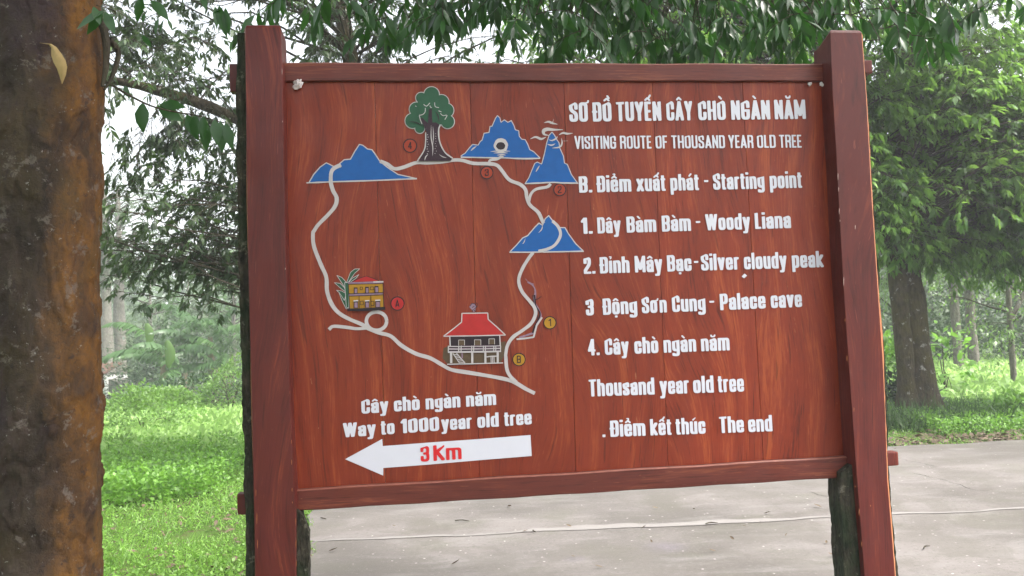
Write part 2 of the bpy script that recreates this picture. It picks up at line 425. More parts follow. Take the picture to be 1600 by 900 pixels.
# --- flat paint and vinyl on the planks -------------------------------------
LAYER0 = .010 - .0012
class Paint:
    def __init__(s, mats): s.bm = bmesh.new(); s.mats = mats; s.l = 0
    def y(s): s.l += 1; return LAYER0 - s.l * .00022
    def _f(s, pts, m, y):
        vs = [s.bm.verts.new((u, y, z)) for u, z in pts]
        try: f = s.bm.faces.new(vs); f.material_index = s.mats.index(m)
        except Exception: pass
    def poly(s, px, m): s._f([bp(x, y) for x, y in px], m, s.y())
    def circle(s, c, r, m, ry=None, ang=0.0, n=28, wob=.0):
        ry = ry or r
        s.poly([(c[0] + (r * (1 + wob * math.sin(5 * k))) * math.cos(2 * math.pi * k / n), c[1] + ry * (1 + wob * math.sin(3 * k)) * math.sin(2 * math.pi * k / n)) for k in range(n)], m)
    def stroke(s, px, wpx, m, closed=False, smooth=True, rough=.1, taper=False):
        P = np.array([bp(x, y) for x, y in px])
        if closed: P = np.vstack([P, P[:1]])
        seg = np.linalg.norm(np.diff(P, axis=0), axis=1).sum(); n = max(len(P), int(seg / .006)) + 1
        if smooth: Q = spline(P, np.linspace(0, len(P) - 1 - 1e-6, n))
        else:
            cl = np.concatenate([[0], np.cumsum(np.linalg.norm(np.diff(P, axis=0), axis=1))]); tt = np.unique(np.concatenate([np.linspace(0, cl[-1], n), cl]))
            Q = np.stack([np.interp(tt, cl, P[:, 0]), np.interp(tt, cl, P[:, 1])], 1)
        T = norm(np.gradient(Q, axis=0)); N = np.stack([-T[:, 1], T[:, 0]], 1); n = len(Q)
        w = wpx * .00238 / 2 * (1 + rough * fbm(np.c_[Q, np.zeros(n)], 45, int(abs(px[0][0]))))
        if taper: w = w * np.clip(np.sin(np.linspace(.12, math.pi - .12, n)), .1, 1)
        y = s.y(); a = [s.bm.verts.new((q[0], y, q[1])) for q in Q + N * w[:, None]]; b = [s.bm.verts.new((q[0], y, q[1])) for q in Q - N * w[:, None]]
        mi = s.mats.index(m)
        for i in range(n - 1):
            try: f = s.bm.faces.new((a[i], a[i + 1], b[i + 1], b[i])); f.material_index = mi
            except Exception: pass
    def done(s, name, parent=sign, **k):
        bmesh.ops.recalc_face_normals(s.bm, faces=s.bm.faces)
        for f in s.bm.faces:
            if f.normal.y > 0: f.normal_flip()
        return bm_obj(name, s.bm, s.mats, parent, **k)
def tr(ox, oy, k): return lambda *p: [(ox + k * x, oy + k * y) for x, y in p]
Z2 = tr(470, 120, .28125); Z3 = tr(470, 320, .28125); Z4 = tr(470, 540, .28125); Z5 = tr(870, 130, .33125); Z6 = tr(870, 400, .33125)
C1 = tr(530, 400, .13333); C2 = tr(680, 460, .15557); C3 = tr(620, 125, .15); C4 = tr(710, 170, .15552)

def mountain(px, base, mats=(M_BLUE, M_PWHITE), extra=(), ow=1.6, **k):
    p = Paint([M_BLUE, M_PWHITE, M_DARK]); p.poly(px, M_BLUE); p.stroke(px, ow, M_PWHITE, smooth=False)
    p.stroke(base, 2.0, M_PWHITE, rough=.25)
    for e in extra: e(p)
    return p.done('painted_mountain', **k)

# route
r = Paint([M_PWHITE]); RW = 5.6
r.stroke(Z2((220, 490), (185, 505), (168, 530), (165, 580), (178, 630), (198, 670), (190, 715), (150, 765), (100, 815), (75, 850)) + Z3((66, 160), (72, 230), (110, 330), (140, 400), (145, 480), (170, 550), (210, 600), (270, 635), (340, 665), (380, 690), (440, 712), (500, 730)) + Z4((560, 0), (640, 45), (720, 70), (790, 110), (840, 135), (930, 150), (1050, 170), (1150, 190), (1200, 210), (1250, 240), (1302, 266)), RW, M_PWHITE)
r.stroke(Z2((440, 466), (480, 482), (520, 508), (570, 500), (640, 475), (700, 475), (780, 470), (850, 460), (900, 462), (960, 478), (1040, 480), (1090, 488), (1120, 520), (1160, 570), (1220, 595), (1250, 625), (1258, 670), (1275, 710), (1320, 750), (1340, 790), (1350, 812)), RW * .95, M_PWHITE)
cx, cy = 437, 762
r.stroke(C1(*[(cx + 120 * math.cos(a), cy + 108 * math.sin(a)) for a in np.linspace(0, 2 * math.pi, 13)]), RW * .9, M_PWHITE)
r.stroke(Z3((155, 693), (180, 675), (250, 680), (310, 688), (365, 684)), RW * .85, M_PWHITE)
r.stroke(Z2((1268, 695), (1280, 650), (1310, 622), (1370, 610), (1390, 592)), 4.4, M_PWHITE)
r.stroke(Z2((1045, 478), (1055, 460), (1090, 455), (1118, 440)), 4.0, M_PWHITE)
r.stroke(Z3((1292, 264), (1265, 300), (1230, 360), (1212, 420), (1230, 480), (1270, 530), (1300, 570), (1305, 610), (1280, 660), (1230, 700), (1180, 735), (1150, 780), (1140, 830)) + Z4((1140, 60), (1146, 130), (1165, 170), (1200, 205)), RW * .9, M_PWHITE)
r.stroke(Z3((1342, 625), (1312, 670), (1295, 735), (1250, 742), (1200, 747)), 2.6, M_PWHITE, smooth=False)
r.done('painted_route', label='pale painted trail line looping round the map')
p = Paint([M_DARK, M_LILAC])
p.stroke(Z3((1262, 428), (1290, 445), (1305, 480), (1300, 540), (1322, 580), (1335, 618), (1312, 655), (1300, 705), (1270, 720), (1215, 738)), 3.0, M_LILAC, rough=.5)
p.stroke(Z3((1300, 500), (1308, 560), (1330, 600), (1325, 630), (1305, 665), (1290, 712)), 2.0, M_DARK, rough=.5)
p.stroke(Z3((1290, 500), (1300, 560), (1315, 600), (1318, 640)), 1.0, M_DARK, rough=.5)
p.stroke(Z3((1305, 525), (1320, 522), (1338, 508)), 1.0, M_DARK); p.stroke(Z3((1250, 410), (1268, 430), (1298, 440)), .9, M_LILAC)
p.done('painted_liana')

mountain(Z2((45, 583), (70, 540), (105, 500), (140, 475), (160, 484), (180, 495), (200, 492), (240, 458), (275, 455), (300, 410), (325, 372), (345, 378), (370, 398), (395, 402), (415, 430), (440, 468), (480, 500), (540, 540), (600, 553), (640, 563)), Z2((30, 587), (200, 580), (400, 574), (645, 563)),
         extra=[lambda p: p.stroke(Z2((222, 486), (185, 505), (168, 530), (165, 584)), 5.4, M_PWHITE)], label='wide painted blue mountain at the left of the map')
def cave(p):
    p.circle(C4((470, 362))[0], 72 * .1555, M_PWHITE, wob=.04); p.circle(C4((468, 368))[0], 46 * .1555, M_DARK, 38 * .1555, wob=.05)
    for a in (((365, 425), (460, 418), (565, 422)), ((395, 440), (470, 436), (540, 440)), ((430, 462), (480, 456), (520, 462)), ((455, 480), (480, 474), (500, 478))): p.stroke(C4(*a), 2.2, M_PWHITE, taper=True)
    p.stroke(C4((165, 420), (190, 395), (225, 370)), 2.2, M_PWHITE, taper=True)
mountain(C4((65, 470), (110, 440), (150, 390), (185, 352), (240, 360), (262, 322), (280, 310), (300, 240), (350, 232), (360, 170), (380, 170), (415, 90), (435, 62), (460, 85), (470, 130), (505, 105), (540, 130), (575, 112), (600, 160), (615, 205), (650, 215), (655, 270), (680, 300), (715, 305), (740, 350), (760, 405), (800, 425), (865, 490), (700, 492), (65, 484)), C4((65, 480), (300, 486), (500, 488), (700, 498), (865, 494)), extra=[cave], ow=1.3, label='jagged painted blue mountain with a black cave mouth')
def clouds(p):
    for a, wd in ((((765, 298), (820, 278), (875, 298), (925, 278)), 3.6), (((950, 262), (905, 250), (900, 215), (940, 200), (1000, 205), (1095, 205)), 5.2), (((905, 135), (950, 125), (990, 140), (1040, 150)), 3.6), (((1052, 258), (1095, 238), (1140, 246), (1195, 240)), 3.2), (((1078, 290), (1085, 340), (1060, 380), (985, 390)), 2.6), (((935, 350), (980, 362), (1018, 345)), 2.4), (((950, 305), (985, 315), (1030, 290), (1035, 270)), 2.2), (((960, 150), (990, 130), (1000, 95)), .8), (((1090, 320), (1145, 318)), .7)):
        p.stroke(C4(*a), wd, M_PWHITE, taper=True)
    p.stroke(C4((820, 632), (838, 600), (860, 565)), 2, M_PWHITE, taper=True)
mountain(C4((715, 745), (750, 690), (810, 545), (835, 530), (880, 550), (910, 440), (930, 340), (955, 260), (985, 228), (1010, 260), (1030, 300), (1055, 335), (1062, 385), (1100, 470), (1110, 540), (1140, 555), (1180, 655), (1240, 740), (980, 735)), C4((710, 748), (850, 742), (1000, 735), (1100, 742), (1250, 744)), extra=[clouds], ow=1.3, label='tall painted blue peak ringed by white clouds')
mountain(Z3((1165, 258), (1200, 222), (1235, 182), (1262, 170), (1300, 125), (1325, 100), (1345, 112), (1360, 75), (1380, 58), (1400, 85), (1430, 125), (1470, 125), (1490, 160), (1530, 215), (1572, 255), (1350, 262)), Z3((1160, 262), (1280, 262), (1400, 260), (1575, 257)),
         extra=[lambda p: p.stroke(Z3((1400, 88), (1432, 120), (1445, 165), (1420, 215), (1380, 242), (1322, 256)), 4.6, M_PWHITE), lambda p: p.stroke(Z3((1345, 112), (1340, 135), (1322, 155)), 1.6, M_PWHITE, taper=True), lambda p: p.stroke(Z3((1250, 185), (1240, 210), (1232, 215)), 1.6, M_PWHITE, taper=True)], label='painted blue double peak crossed by the trail')
# tree picture
p = Paint([M_GREEN, M_PWHITE, M_TRUNKP]); BL = [(363, 145, 78), (255, 180, 55), (465, 225, 76), (205, 300, 72), (165, 420, 76), (520, 312, 72), (530, 430, 68), (240, 500, 48)]
for x, y, q in BL: p.circle(C3((x, y))[0], (q + 9) * .15, M_PWHITE)
for x, y, q in BL + [(340, 290, 105), (400, 400, 88), (300, 400, 80), (280, 260, 70), (420, 260, 70)]: p.circle(C3((x, y))[0], q * .15, M_GREEN)
for a in (((280, 250), (310, 270), (345, 235)), ((345, 262), (350, 280), (365, 285)), ((395, 232), (400, 275), (440, 285)), ((435, 318), (465, 330)), ((455, 345), (480, 368), (525, 365), (500, 410)), ((232, 365), (270, 358), (295, 330), (298, 290)), ((235, 370), (245, 410), (262, 455)), ((192, 268), (205, 275))): p.stroke(C3(*a), 1.1, M_PWHITE)
p.poly(C3((228, 842), (290, 740), (305, 640), (310, 550), (285, 480), (245, 400), (262, 388), (325, 450), (335, 300), (365, 300), (370, 440), (410, 440), (452, 470), (440, 560), (447, 640), (490, 740), (578, 818), (560, 842)), M_TRUNKP)
p.stroke(C3((130, 430), (200, 440), (280, 480)), 1.4, M_TRUNKP, taper=True); p.stroke(C3((400, 320), (430, 370), (440, 440)), 1.6, M_TRUNKP, taper=True)
for a, wd in ((((215, 842), (285, 730), (300, 640), (300, 545)), 1.7), (((455, 462), (436, 520), (447, 640), (500, 750), (582, 815)), 2.0), (((358, 470), (358, 600), (375, 700), (372, 790)), 1.6), (((376, 480), (382, 580), (374, 690)), 1.2), (((325, 775), (300, 800), (290, 840)), 1.6), (((440, 775), (480, 800), (520, 810)), 1.2)): p.stroke(C3(*a), wd, M_PWHITE, taper=wd < 1.7)
for k in range(9): p.circle(C3((320 + 6 * math.sin(k * 2), 570 + 25 * k))[0], .9, M_PWHITE, .6, n=6); p.circle(C3((405 + 8 * math.sin(k * 3), 560 + 26 * k))[0], .7, M_PWHITE, .5, n=6)
p.done('painted_tree', label='painted thousand-year tree with green crown and dark trunk')
# yellow two-storey house picture
p = Paint([M_GREEN, M_PWHITE, M_YEL, M_RED, M_LILAC, M_DARK])
for a in (((80, 620), (30, 520), (-5, 430), (60, 450), (100, 520), (100, 610)), ((75, 340), (130, 190), (180, 150), (240, 148), (180, 200), (110, 300)), ((100, 320), (150, 260), (230, 215), (200, 255), (130, 305)), ((80, 400), (40, 330), (-30, 225), (30, 250), (75, 300)), ((75, 420), (20, 380), (-60, 310), (10, 320), (60, 370)), ((60, 520), (0, 430), (-35, 400), (30, 410), (80, 440)), ((62, 310), (110, 310), (112, 610), (82, 600))):
    p.poly(C1(*a), M_GREEN); p.stroke(C1(*a), .8, M_PWHITE, closed=True, smooth=False)
p.poly(C1((150, 303), (230, 262), (315, 233), (390, 260), (460, 292)), M_RED); p.stroke(C1((140, 306), (230, 262), (315, 232), (390, 258), (465, 290)), .9, M_DARK, smooth=False)
p.poly(C1((106, 325), (515, 310), (522, 610), (122, 620)), M_YEL)
p.stroke(C1((104, 315), (300, 312), (518, 305)), 2.8, M_LILAC); p.stroke(C1((400, 303), (518, 300)), 2.0, M_PWHITE); p.stroke(C1((110, 455), (300, 450), (518, 437)), 2.6, M_LILAC)
for a in (((106, 325), (122, 620)), ((512, 310), (522, 610)), ((106, 330), (515, 322)), ((110, 470), (518, 455)), ((110, 442), (518, 428)), ((232, 470), (236, 610)), ((370, 465), (372, 605))): p.stroke(C1(*a), .9, M_DARK, smooth=False)
for x0, y0, x1, y1 in ((172, 368, 214, 436), (304, 360, 346, 432), (414, 352, 460, 428), (170, 530, 220, 608), (303, 530, 352, 605), (424, 525, 480, 600)):
    p.poly(C1((x0, y0), (x1, y0), (x1, y1), (x0, y1)), M_DARK); p.poly(C1((x0 + 9, y0 + 14), (x1 - 5, y0 + 14), (x1 - 5, y1 - 2), (x0 + 9, y1 - 2)), M_LILAC)
    if y0 > 500: p.stroke(C1((x0 - 3, y0 - 4), (x1 + 3, y0 - 8)), 1.8, M_PWHITE)
for x0, y0, x1, y1 in ((246, 364, 272, 394), (364, 362, 405, 396), (248, 530, 284, 572), (372, 532, 408, 580)): p.stroke(C1((x0, y0), (x1, y0), (x1, y1), (x0, y1)), .8, M_DARK, closed=True, smooth=False)
p.stroke(C1((95, 632), (300, 628), (540, 612)), 4.4, M_DARK)
p.done('painted_house', label='painted yellow two-storey building with red roof')
# stilt house picture
p = Paint([M_PWHITE, M_RED, M_DARK, M_LILAC, M_OLIVE])
p.poly(C2((85, 540), (130, 520), (660, 480), (710, 470), (700, 600), (660, 690), (120, 695), (75, 640)), M_OLIVE)
p.poly(C2((155, 422), (648, 412), (652, 520), (155, 522)), M_DARK)
p.poly(C2((90, 418), (180, 345), (265, 282), (272, 195), (530, 190), (535, 255), (620, 320), (705, 405), (400, 412)), M_RED)
p.stroke(C2((85, 420), (180, 348), (267, 278), (270, 190), (530, 186), (534, 250), (620, 325), (708, 408), (400, 416), (85, 420)), 1.6, M_PWHITE, smooth=False)
p.stroke(C2((147, 425), (152, 520)), 1.8, M_PWHITE); p.stroke(C2((650, 412), (656, 520)), 1.8, M_PWHITE)
for x0, y0, x1, y1 in ((236, 458, 296, 512), (396, 456, 460, 512), (541, 446, 598, 502)): p.poly(C2((x0, y0), (x1, y0), (x1, y1), (x0, y1)), M_OLIVE); p.stroke(C2((x0, y1), (x0, y0), (x1, y0), (x1, y1)), .8, M_PWHITE, smooth=False)
p.poly(C2((132, 518), (662, 512), (662, 575), (130, 580)), M_LILAC)
for y0 in (522, 548): p.stroke(C2((132, y0), (300, y0 + 3), (500, y0), (660, y0 - 6)), 1.2, M_PWHITE)
p.stroke(C2((132, 535), (660, 528)), 1.6, M_DARK); p.stroke(C2((132, 563), (660, 556)), 1.8, M_DARK)
for x in (134, 238, 262, 368, 388, 486, 506, 590, 610, 658): p.stroke(C2((x, 515), (x - 2, 578)), 1.5, M_PWHITE)
p.stroke(C2((128, 580), (300, 578), (500, 576), (662, 572)), 2.2, M_PWHITE)
for x in (160, 372, 504, 628): p.stroke(C2((x, 580), (x + 1, 690)), 3.2, M_PWHITE)
p.stroke(C2((270, 590), (272, 640)), 2, M_LILAC)
p.stroke(C2((178, 592), (245, 690)), 1.4, M_PWHITE); p.stroke(C2((215, 592), (300, 690)), 1.6, M_PWHITE)
for k in range(6): p.stroke(C2((190 + k * 12, 605 + k * 16), (228 + k * 13, 603 + k * 16)), 1.0, M_PWHITE)
p.stroke(C2((515, 628), (560, 622), (620, 620)), 1.6, M_PWHITE)
for x in (560, 590, 575): p.stroke(C2((x, 625), (x + 2, 685)), 1.2, M_PWHITE)
p.stroke(C2((120, 702), (300, 698), (682, 688)), 1.6, M_PWHITE); p.stroke(C2((125, 710), (400, 704)), 1.0, M_DARK)
p.done('painted_house', label='painted stilt house with red roof and white posts')
p = Paint([M_LILAC, M_DARK, M_RED]); p.circle(C2((382, 120))[0], 5.4, M_LILAC, 5.0, wob=.1); p.circle(C2((390, 155))[0], 2.8, M_LILAC)
for a in (((350, 120), (370, 90), (400, 95), (415, 125), (395, 145)), ((370, 130), (395, 120)), ((405, 90), (428, 88), (420, 130)), ((375, 170), (385, 150), (408, 172))): p.stroke(C2(*a), .9, M_DARK)
p.done('painted_pot')

# --- lettering: outlines of the built-in font, narrowed and fattened
# --- lettering: a heavy narrow sign-writer's alphabet, drawn as strokes and fattened sideways more than upwards
_gc = {}
# strokes in the letter's own box (x 0..1, y 0..1); a third value 1 rounds that corner; 'c' closes the loop
_O = ['c', (0, 0, 1), (1, 0, 1), (1, 1, 1), (0, 1, 1)]
GL = {
 'O': (.54, [_O]), '0': (.52, [_O]), 'C': (.53, [[(1, .66), (1, 1, 1), (0, 1, 1), (0, 0, 1), (1, 0, 1), (1, .34)]]),
 'G': (.54, [[(1, .70), (1, 1, 1), (0, 1, 1), (0, 0, 1), (1, 0, 1), (1, .46), (.62, .46)]]),
 'S': (.53, [[(1, .72), (1, 1, 1), (0, 1, 1), (0, .60, 1), (1, .42, 1), (1, 0, 1), (0, 0, 1), (0, .28)]]),
 'D': (.54, [['c', (0, 0), (1, 0, 1), (1, 1, 1), (0, 1)]]), 'T': (.50, [[(0, 1), (1, 1)], [(.5, 0), (.5, 1)]]),
 'U': (.54, [[(0, 1), (0, 0, 1), (1, 0, 1), (1, 1)]]), 'Y': (.54, [[(0, 1), (.5, .42), (1, 1)], [(.5, .42), (.5, 0)]]),
 'E': (.42, [[(1, 0), (0, 0), (0, 1), (1, 1)], [(0, .5), (.85, .5)]]), 'F': (.41, [[(0, 0), (0, 1), (1, 1)], [(0, .5), (.85, .5)]]),
 'N': (.54, [[(0, 0), (0, 1)], [(1, 0), (1, 1)], [(0, .95), (1, .05)]]), 'H': (.55, [[(0, 0), (0, 1)], [(1, 0), (1, 1)], [(0, .5), (1, .5)]]),
 'A': (.58, [[(0, 0), (.5, 1), (1, 0)], [(.2, .22), (.8, .22)]]), 'M': (.72, [[(0, 0), (0, 1), (.5, .18), (1, 1), (1, 0)]]),
 'V': (.56, [[(0, 1), (.5, 0), (1, 1)]]), 'I': (0, [[(0, 0), (0, 1)]]), 'R': (.54, [[(0, 0), (0, 1), (1, 1, 1), (1, .5, 1), (0, .5)], [(.4, .5), (1, .46, 1), (1, 0)]]),
 'L': (.40, [[(0, 1), (0, 0), (1, 0)]]), 'B': (.54, [['c', (0, 0), (1, 0, 1), (1, .52, 1), (0, .52)], [(0, .52), (1, .52, 1), (1, 1, 1), (0, 1), (0, .4)]]),
 'W': (.84, [[(0, 1), (.25, 0), (.5, 1), (.75, 0), (1, 1)]]), 'P': (.52, [[(0, 0), (0, 1), (1, 1, 1), (1, .42, 1), (0, .42)]]), 'K': (.56, [[(0, 0), (0, 1)], [(1, 1), (.12, .5)], [(.25, .58), (1, 0)]]),
 '1': (.34, [[(1, 0), (1, 1), (.0, .8)]]), '2': (.50, [[(0, .70), (0, 1, 1), (1, 1, 1), (1, .58, 1), (0, .16), (0, 0), (1, 0)]]),
 '3': (.50, [[(0, .74), (0, 1, 1), (1, 1, 1), (1, .53, 1), (.45, .53)], [(.45, .53), (1, .53, 1), (1, 0, 1), (0, 0, 1), (0, .26)]]), '4': (.52, [[(.74, 0), (.74, 1), (0, .27), (1, .27)]]),
 'a': (.49, [[(0, .72), (0, 1, 1), (1, 1, 1), (1, 0)], [(1, .56), (0, .54, 1), (0, 0, 1), (.7, 0), (1, .2)]]), 'd': (.51, [[(1, 0), (1, 1.37)], ['c', (0, 0, 1), (1, 0), (1, 1), (0, 1, 1)]]),
 'h': (.51, [[(0, 0), (0, 1.37)], [(0, 1), (1, 1, 1), (1, 0)]]), 'n': (.51, [[(0, 0), (0, 1), (1, 1, 1), (1, 0)]]), 'm': (.78, [[(0, 0), (0, 1), (.5, 1, 1), (.5, 0)], [(.5, 1), (1, 1, 1), (1, 0)]]),
 'u': (.51, [[(0, 1), (0, 0, 1), (1, 0)], [(1, 1), (1, 0)]]), 'i': (0, [[(0, 0), (0, 1)], [(0, 1.37), (0, 1.40)]]), 'I0': (0, [[(0, 0), (0, 1)]]), 'l': (0, [[(0, 0), (0, 1.37)]]),
 'k': (.51, [[(0, 0), (0, 1.37)], [(1, 1), (.1, .45)], [(.25, .55), (1, 0)]]), 'o': (.50, [_O]), 'c': (.49, [[(1, .66), (1, 1, 1), (0, 1, 1), (0, 0, 1), (1, 0, 1), (1, .34)]]),
 'e': (.50, [[(0, .5), (1, .5), (1, 1, 1), (0, 1, 1), (0, 0, 1), (1, 0, 1), (1, .24)]]), 'g': (.51, [['c', (0, 0.1, 1), (1, 0.1), (1, 1), (0, 1, 1)], [(1, 1), (1, -.36, 1), (0, -.36, 1), (0, -.26)]]),
 'p': (.51, [[(0, -.38), (0, 1)], ['c', (0, 0), (1, 0, 1), (1, 1, 1), (0, 1)]]), 'y': (.52, [[(0, 1), (.5, .0)], [(1, 1), (.5, -.12), (.42, -.38, 1), (.02, -.38)]]),
 'r': (.36, [[(0, 0), (0, 1)], [(0, .82), (.4, 1, 1), (1, .98)]]), 's': (.47, [[(1, .74), (1, 1, 1), (0, 1, 1), (0, .60, 1), (1, .42, 1), (1, 0, 1), (0, 0, 1), (0, .26)]]),
 't': (.34, [[(.35, 1.28), (.35, 0, 1), (1, 0)], [(0, 1), (1, 1)]]), 'v': (.50, [[(0, 1), (.5, 0), (1, 1)]]), 'x': (.52, [[(0, 0), (1, 1)], [(0, 1), (1, 0)]]),
 '.': (0, [[(0, 0), (0, .05)]]), '-': (.34, [[(0, .55), (1, .55)]]),
}
AC = {'Ơ': ('O', "'"), 'Đ': ('D', '-'), 'Ồ': ('O', '^`'), 'Ế': ('E', '^/'), 'Â': ('A', '^'), 'Ò': ('O', '`'), 'À': ('A', '`'), 'Ă': ('A', 'u'), 'ể': ('e', '^?'), 'ấ': ('a', '^/'), 'á': ('a', '/'),
      'â': ('a', '^'), 'à': ('a', '`'), 'ỉ': ('I0', '?'), 'ạ': ('a', '.'), 'ộ': ('o', '^.'), 'ơ': ('o', "'"), 'ò': ('o', '`'), 'ă': ('a', 'u'), 'ế': ('e', '^/'), 'ú': ('u', '/')}
def skeleton(path, fx, fy):
    cl = path[0] == 'c'; P = [tuple(q) + ((0,) if len(q) == 2 else ()) for q in (path[1:] if cl else path)]; n = len(P)
    X = [np.array([fx(q[0]), fy(q[1])]) for q in P]; out = []
    for i in range(n):
        if P[i][2] and (cl or 0 < i < n - 1):
            a = X[i - 1] - X[i]; b = X[(i + 1) % n] - X[i]; la = np.linalg.norm(a); lb = np.linalg.norm(b)
            a = a / la * min(.16, la * .5); b = b / lb * min(.16, lb * .5)
            for t in np.linspace(0, 1, 7): out.append(X[i] + a * (1 - t) ** 2.0 + b * t ** 2.0)
        else: out.append(X[i])
    if cl: out.append(out[0])
    S = []
    for p_, q_ in zip(out[:-1], out[1:]):
        for t in np.arange(0, 1, 1 / max(1, int(np.linalg.norm(q_ - p_) / .014))): S.append(p_ + (q_ - p_) * t)
    S.append(out[-1]); return np.array(S)
def glyph(ch, k, o):
    key = (ch, round(k, 3), round(o, 4))
    if key in _gc: return _gc[key]
    base, acc = AC.get(ch, (ch, '')); w_, paths = GL[base]; low = base[0].islower() or base == 'I0'; H = .77 if low else 1.0
    hh = o / k; w_ = max(w_, 2 * o); fx = lambda x: o + x * (w_ - 2 * o); fy = lambda y: hh + y * (H - 2 * hh)
    Q = [(skeleton(p_, fx, fy), o, hh) for p_ in paths]; cx_ = w_ / 2; y0 = H + .075; ao = max(.03, o * .50)
    if base == 'a' and False: pass
    up = 0
    for a in acc:
        def s_(*pts, w=ao, h=ao * .75): Q.append((skeleton([*pts], lambda x: cx_ + x, lambda y: y), w, h))
        if a == '^': s_((-.13, y0), (0, y0 + .10), (.13, y0)); up = 1
        if a == '`': s_((-.10 + .16 * up, y0 + .13 + .10 * up), (.02 + .12 * up, y0 + .02 + .10 * up))
        if a == '/': s_((.10 + .08 * up, y0 + .14 + .10 * up), (-.02 + .10 * up, y0 + .02 + .10 * up))
        if a == 'u': s_((-.12, y0 + .10), (-.09, y0 + .02, 1), (.09, y0 + .02, 1), (.12, y0 + .10))
        if a == '?': s_((-.05, y0 + .14 + .09 * up), (.05, y0 + .15 + .09 * up, 1), (.05, y0 + .08 + .09 * up, 1), (0, y0 + .03 + .09 * up), w=ao * .7, h=ao * .6)
        if a == '.': s_((0, -.12), (0, -.11), w=o * .8, h=o * .6)
        if a == '-': s_((-cx_ - .03, H * .50), (-cx_ + o * 2.6, H * .50), w=.01, h=.055)
        if a == "'": s_((cx_ - o * .6, H - .03), (cx_ + .04, H - .01, 1), (cx_ + .055, H + .07), w=ao * .9, h=ao * .7)
    A = np.concatenate([q[0] for q in Q]); lo = A.min(0) - o - .03; hi = A.max(0) + o + .03; h = .0115
    gx = np.arange(lo[0], hi[0] + h, h); gy = np.arange(lo[1], hi[1] + h, h); X, Y = np.meshgrid(gx, gy); X = X.ravel(); Y = Y.ravel(); dist = np.full(len(X), 9.0)
    for S_, a_, b_ in Q:
        for x_, y_ in S_: dist = np.minimum(dist, (((np.abs(X - x_) / a_) ** 3.6 + (np.abs(Y - y_) / b_) ** 3.6) ** (1 / 3.6) - 1) * a_)
    fld = dist.reshape(len(gy), len(gx))
    segs = {}                                           # marching squares
    def ip(p, q, fp, fq): t = fp / (fp - fq); return (round(p[0] + (q[0] - p[0]) * t, 6), round(p[1] + (q[1] - p[1]) * t, 6))
    ins = fld < 0; mixed = (ins[:-1, :-1].astype(int) + ins[1:, :-1] + ins[:-1, 1:] + ins[1:, 1:])
    for j, i in zip(*np.nonzero((mixed > 0) & (mixed < 4))):
        c = [(gx[i], gy[j]), (gx[i + 1], gy[j]), (gx[i + 1], gy[j + 1]), (gx[i], gy[j + 1])]; f = [fld[j, i], fld[j, i + 1], fld[j + 1, i + 1], fld[j + 1, i]]
        en = []; ex = []
        for e in range(4):
            g = (e + 1) % 4
            if (f[e] < 0) != (f[g] < 0): (ex if f[e] < 0 else en).append(ip(c[e], c[g], f[e], f[g]))
        if len(ex) == 1: segs[ex[0]] = en[0]
        else:
            for e_, n_ in zip(ex, en): segs[e_] = n_
    cu = bpy.data.curves.new('c', 'CURVE'); cu.dimensions = '2D'; cu.fill_mode = 'BOTH'
    while segs:
        st, cur = segs.popitem(); L = [st]
        while cur != st and cur in segs: L.append(cur); cur = segs.pop(cur)
        if len(L) < 4: continue
        L = np.array(L); Ls = (np.roll(L, 1, 0) + 2 * L + np.roll(L, -1, 0)) / 4
        keep = []; last = None                            # drop points that lie on straight runs
        for i in range(len(L)):
            p0 = L[i - 1] if last is None else last; d1 = L[i] - p0; d2 = L[(i + 1) % len(L)] - L[i]
            if abs(d1[0] * d2[1] - d1[1] * d2[0]) > 2e-5 * 1 or np.hypot(*d1) > .15: keep.append(L[i]); last = L[i]
        L = np.array(keep) if len(keep) > 3 else L
        sp = cu.splines.new('POLY'); sp.points.add(len(L) - 1); sp.use_cyclic_u = True
        sp.points.foreach_set('co', np.c_[L, np.zeros(len(L)), np.ones(len(L))].ravel())
    co = bpy.data.objects.new('c', cu); COL.objects.link(co)
    dg = bpy.context.evaluated_depsgraph_get(); dg.update()
    me = co.evaluated_get(dg).to_mesh()
    V = np.array([v.co[:] for v in me.vertices]); F = [tuple(p.vertices) for p in me.polygons]
    bpy.data.objects.remove(co); bpy.data.curves.remove(cu)
    _gc[key] = (V, F); return V, F
CAP = 1.0
def lettering(words, bl, cap, mat, bold=.108, k=1.6, gap=.062, name='lettering', label=None, lift=0.0, T=None, narrow=True):
    """words [(text, x0, x1)] in picture px; bl baseline (x0,y0,x1,y1); cap cap-height px"""
    for txt, x0, x1 in words:
        bm = bmesh.new()
        f = lambda x: bl[1] + (bl[3] - bl[1]) * (x - bl[0]) / (bl[2] - bl[0])
        u0, z0 = bp(x0, f(x0)); u1, z1 = bp(x1, f(x1)); hc = bp(x0, f(x0) - cap)[1] - z0
        gl = [glyph(c, k, bold) for c in txt]
        wd = [g[0][:, 0].max() - g[0][:, 0].min() for g in gl]; gp = gap * (len(gl) - 1)
        sx = (u1 - u0) / (sum(wd) + gp); oy = 0.0; sy = hc
        x = 0.0
        for (V, F), wg in zip(gl, wd):
            vs = []
            for v in V:
                uu = u0 + (x + v[0] - V[:, 0].min()) * sx; zz = z0 + (z1 - z0) * (uu - u0) / (u1 - u0) + (v[1] + oy * .9) * sy
                vs.append(bm.verts.new((uu, LAYER0 - .0012 - lift, zz)))
            for q in F:
                try: bm.faces.new([vs[i] for i in q])
                except Exception: pass
            x += wg + gap
        bmesh.ops.recalc_face_normals(bm, faces=bm.faces)
        for fc in bm.faces:
            if fc.normal.y > 0: fc.normal_flip()
        bm_obj(name, bm, mat, sign, label=label)
